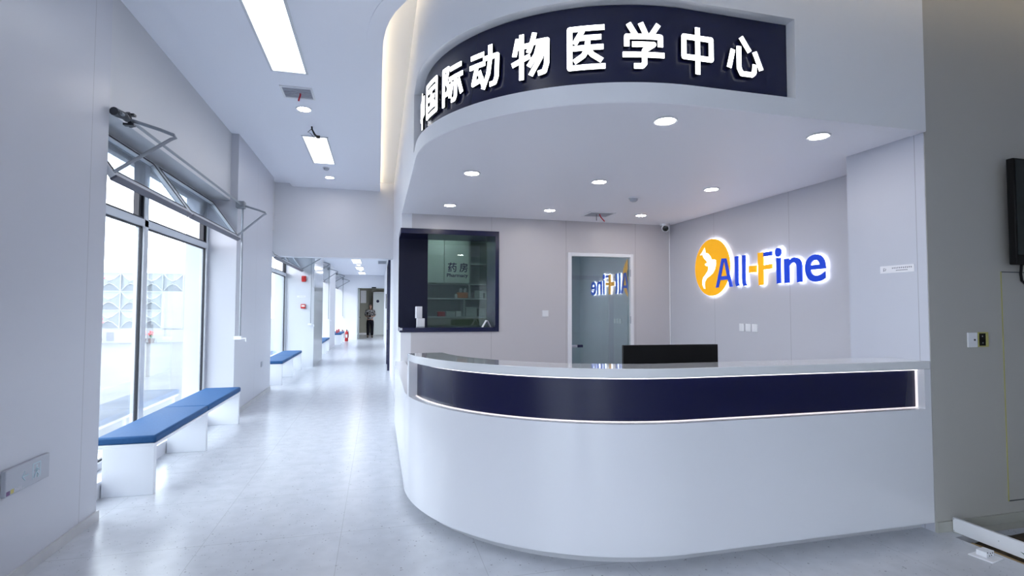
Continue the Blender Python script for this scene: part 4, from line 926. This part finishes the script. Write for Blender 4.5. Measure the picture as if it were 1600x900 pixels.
o = MB().box(-0.036, 0.036, -0.005, 0.005, -0.07, 0.07).build('phone', 'black_gloss', bevel=0.003, loc=(PX, PY-0.285, 1.085)); o.rotation_euler = (math.radians(-50), 0, 0); tag(o, 'dark phone held in both hands by the person', 'phone')

# ------------------------------------------------------------------ outdoors
struct('ground', MB().box(-70, XO-0.002, -40, 90, -0.35, -0.15).box(XO-0.002, 40, -40, -4.16, -0.35, -0.15), 'asphalt', 'pale asphalt yard outside the windows', 'ground')
tk = thing('water_tank', (-11.4, 27.75, -0.15), 'pale panelled water tank with X pressed panels across the yard', 'water tank')
MB().box(-7.0, 3.2, 0.0, 4.0, 0.0, 0.60).build('plinth', 'facade', tk)
MB().box(-6.9, 2.5, 0.10, 3.9, 0.60, 3.22).build('core', 'facade', tk)
MB().box(-0.60, -0.29, -0.003, 0.0, 0.08, 0.49).build('opening', 'alu_dark', tk)
cw_, rh = 0.855, 0.86
pan = None
def pressed_panel():
    m = MB(); W, Hh = cw_-0.03, rh-0.03; d = 0.10
    c = (W/2, -d, Hh/2)
    m.add([(0, 0, 0), (W, 0, 0), (W, 0, Hh), (0, 0, Hh), (W*0.42, -d, Hh*0.5), (W*0.58, -d, Hh*0.5)], [(0, 1, 5, 4), (2, 3, 4, 5), (1, 2, 5), (3, 0, 4)])
    o = m.build('pressed_panel', 'tank_panel', tk, smooth=0)
    rbm = MB()
    rbm.tube([(0.0, -0.01, 0.02), (W*0.30, -d*0.75, Hh*0.34), (W*0.5, -d-0.02, Hh*0.43), (W*0.70, -d*0.75, Hh*0.34), (W, -0.01, 0.02)], 0.022, 6)
    rbm.tube([(0.0, -0.01, Hh-0.02), (W*0.30, -d*0.75, Hh*0.66), (W*0.5, -d-0.02, Hh*0.57), (W*0.70, -d*0.75, Hh*0.66), (W, -0.01, Hh-0.02)], 0.022, 6)
    rbm.build('rib', 'tank_rib', o); return o
first = pressed_panel(); used = False
for c in range(8):
    for r in range(3):
        x = 1.60-cw_*c+0.015; z = 0.66+rh*r
        if c == 0: x = 1.60+0.015
        if c == 0 and r < 2:
            MB().box(x, x+cw_-0.03, -0.02, 0.09, z, z+rh-0.03).build('flat_panel', 'facade', tk); continue
        o = first if not used else copy_tree(first, tk)
        used = True; o.location = (x, 0.08, z)
for k in range(9): MB().box(1.60-cw_*(k-1)-0.015, 1.60-cw_*(k-1)+0.015, 0.0, 0.09, 0.62, 3.24).build('joint_bar', 'tank_rib', tk)
for r in range(4): MB().box(-5.3, 2.47, -0.005, 0.0, 0.63+rh*r, 0.66+rh*r).build('joint_bar', 'tank_rib', tk)
def flower_pot(x, y, label):
    t = thing('flower_pot', (x, y, -0.15), label, 'plant', 'red flower pots by the tank')
    MB().lathe([(0, 0), (0.10, 0), (0.14, 0.20), (0.15, 0.22), (0.13, 0.22), (0.0, 0.20)], seg=16).build('pot', 'terracotta', t)
    fm = MB(); lm = MB(); random.seed(int(abs(x*100)))
    for k in range(16):
        a = random.random()*2*PI; r = random.random()*0.11; z = 0.32+random.random()*0.24; px, py = r*math.cos(a), r*math.sin(a)
        lm.tube([(0, 0, 0.18), (px*0.5, py*0.5, z-0.08), (px, py, z)], 0.008, 5)
        fm.lathe([(0.0, -0.02), (0.045, 0.0), (0.03, 0.03), (0.0, 0.035)], (px, py, z), 7)
    lm.build('stems', 'leaf', t); fm.build('blossoms', 'petal', t)
flower_pot(-10.36, 27.3, 'red flowering pot in front of the tank, left of a pair'); flower_pot(-10.02, 27.3, 'red flowering pot in front of the tank, right of a pair'); flower_pot(-12.10, 27.3, 'red flowering pot beside the post and the dark plinth opening')
t = thing('white_post', (-11.95, 27.0, -0.15), 'thin white post tied with red bows before the tank', 'post'); MB().tube([(0, 0, 0), (0, 0, 3.0)], 0.05, 12).build('pole', 'facade', t)
for z in (1.05, 2.95):
    fm = MB(); random.seed(int(z*10))
    for k in range(9): fm.lathe([(0, -0.03), (0.07, 0), (0.05, 0.05), (0, 0.05)], (random.uniform(-0.14, 0.14), -0.06, z+random.uniform(-0.12, 0.12)), 7)
    fm.build('bow', 'petal', t)
dg = thing('drain_grate', (-2.95, 6.3, -0.15), 'slotted drain grate in the ground outside the first window', 'grate')
MB().box(-0.22, -0.19, -2.2, 2.2, 0, 0.02).box(0.19, 0.22, -2.2, 2.2, 0, 0.02).build('frame', 'facade', dg); MB().box(-0.19, 0.19, -2.2, 2.2, 0.0, 0.004).build('pit', 'alu_dark', dg)
for k in range(44): MB().box(-0.19, 0.19, -2.2+k*0.1, -2.2+k*0.1+0.055, 0.006, 0.018).build('bar', 'facade', dg)
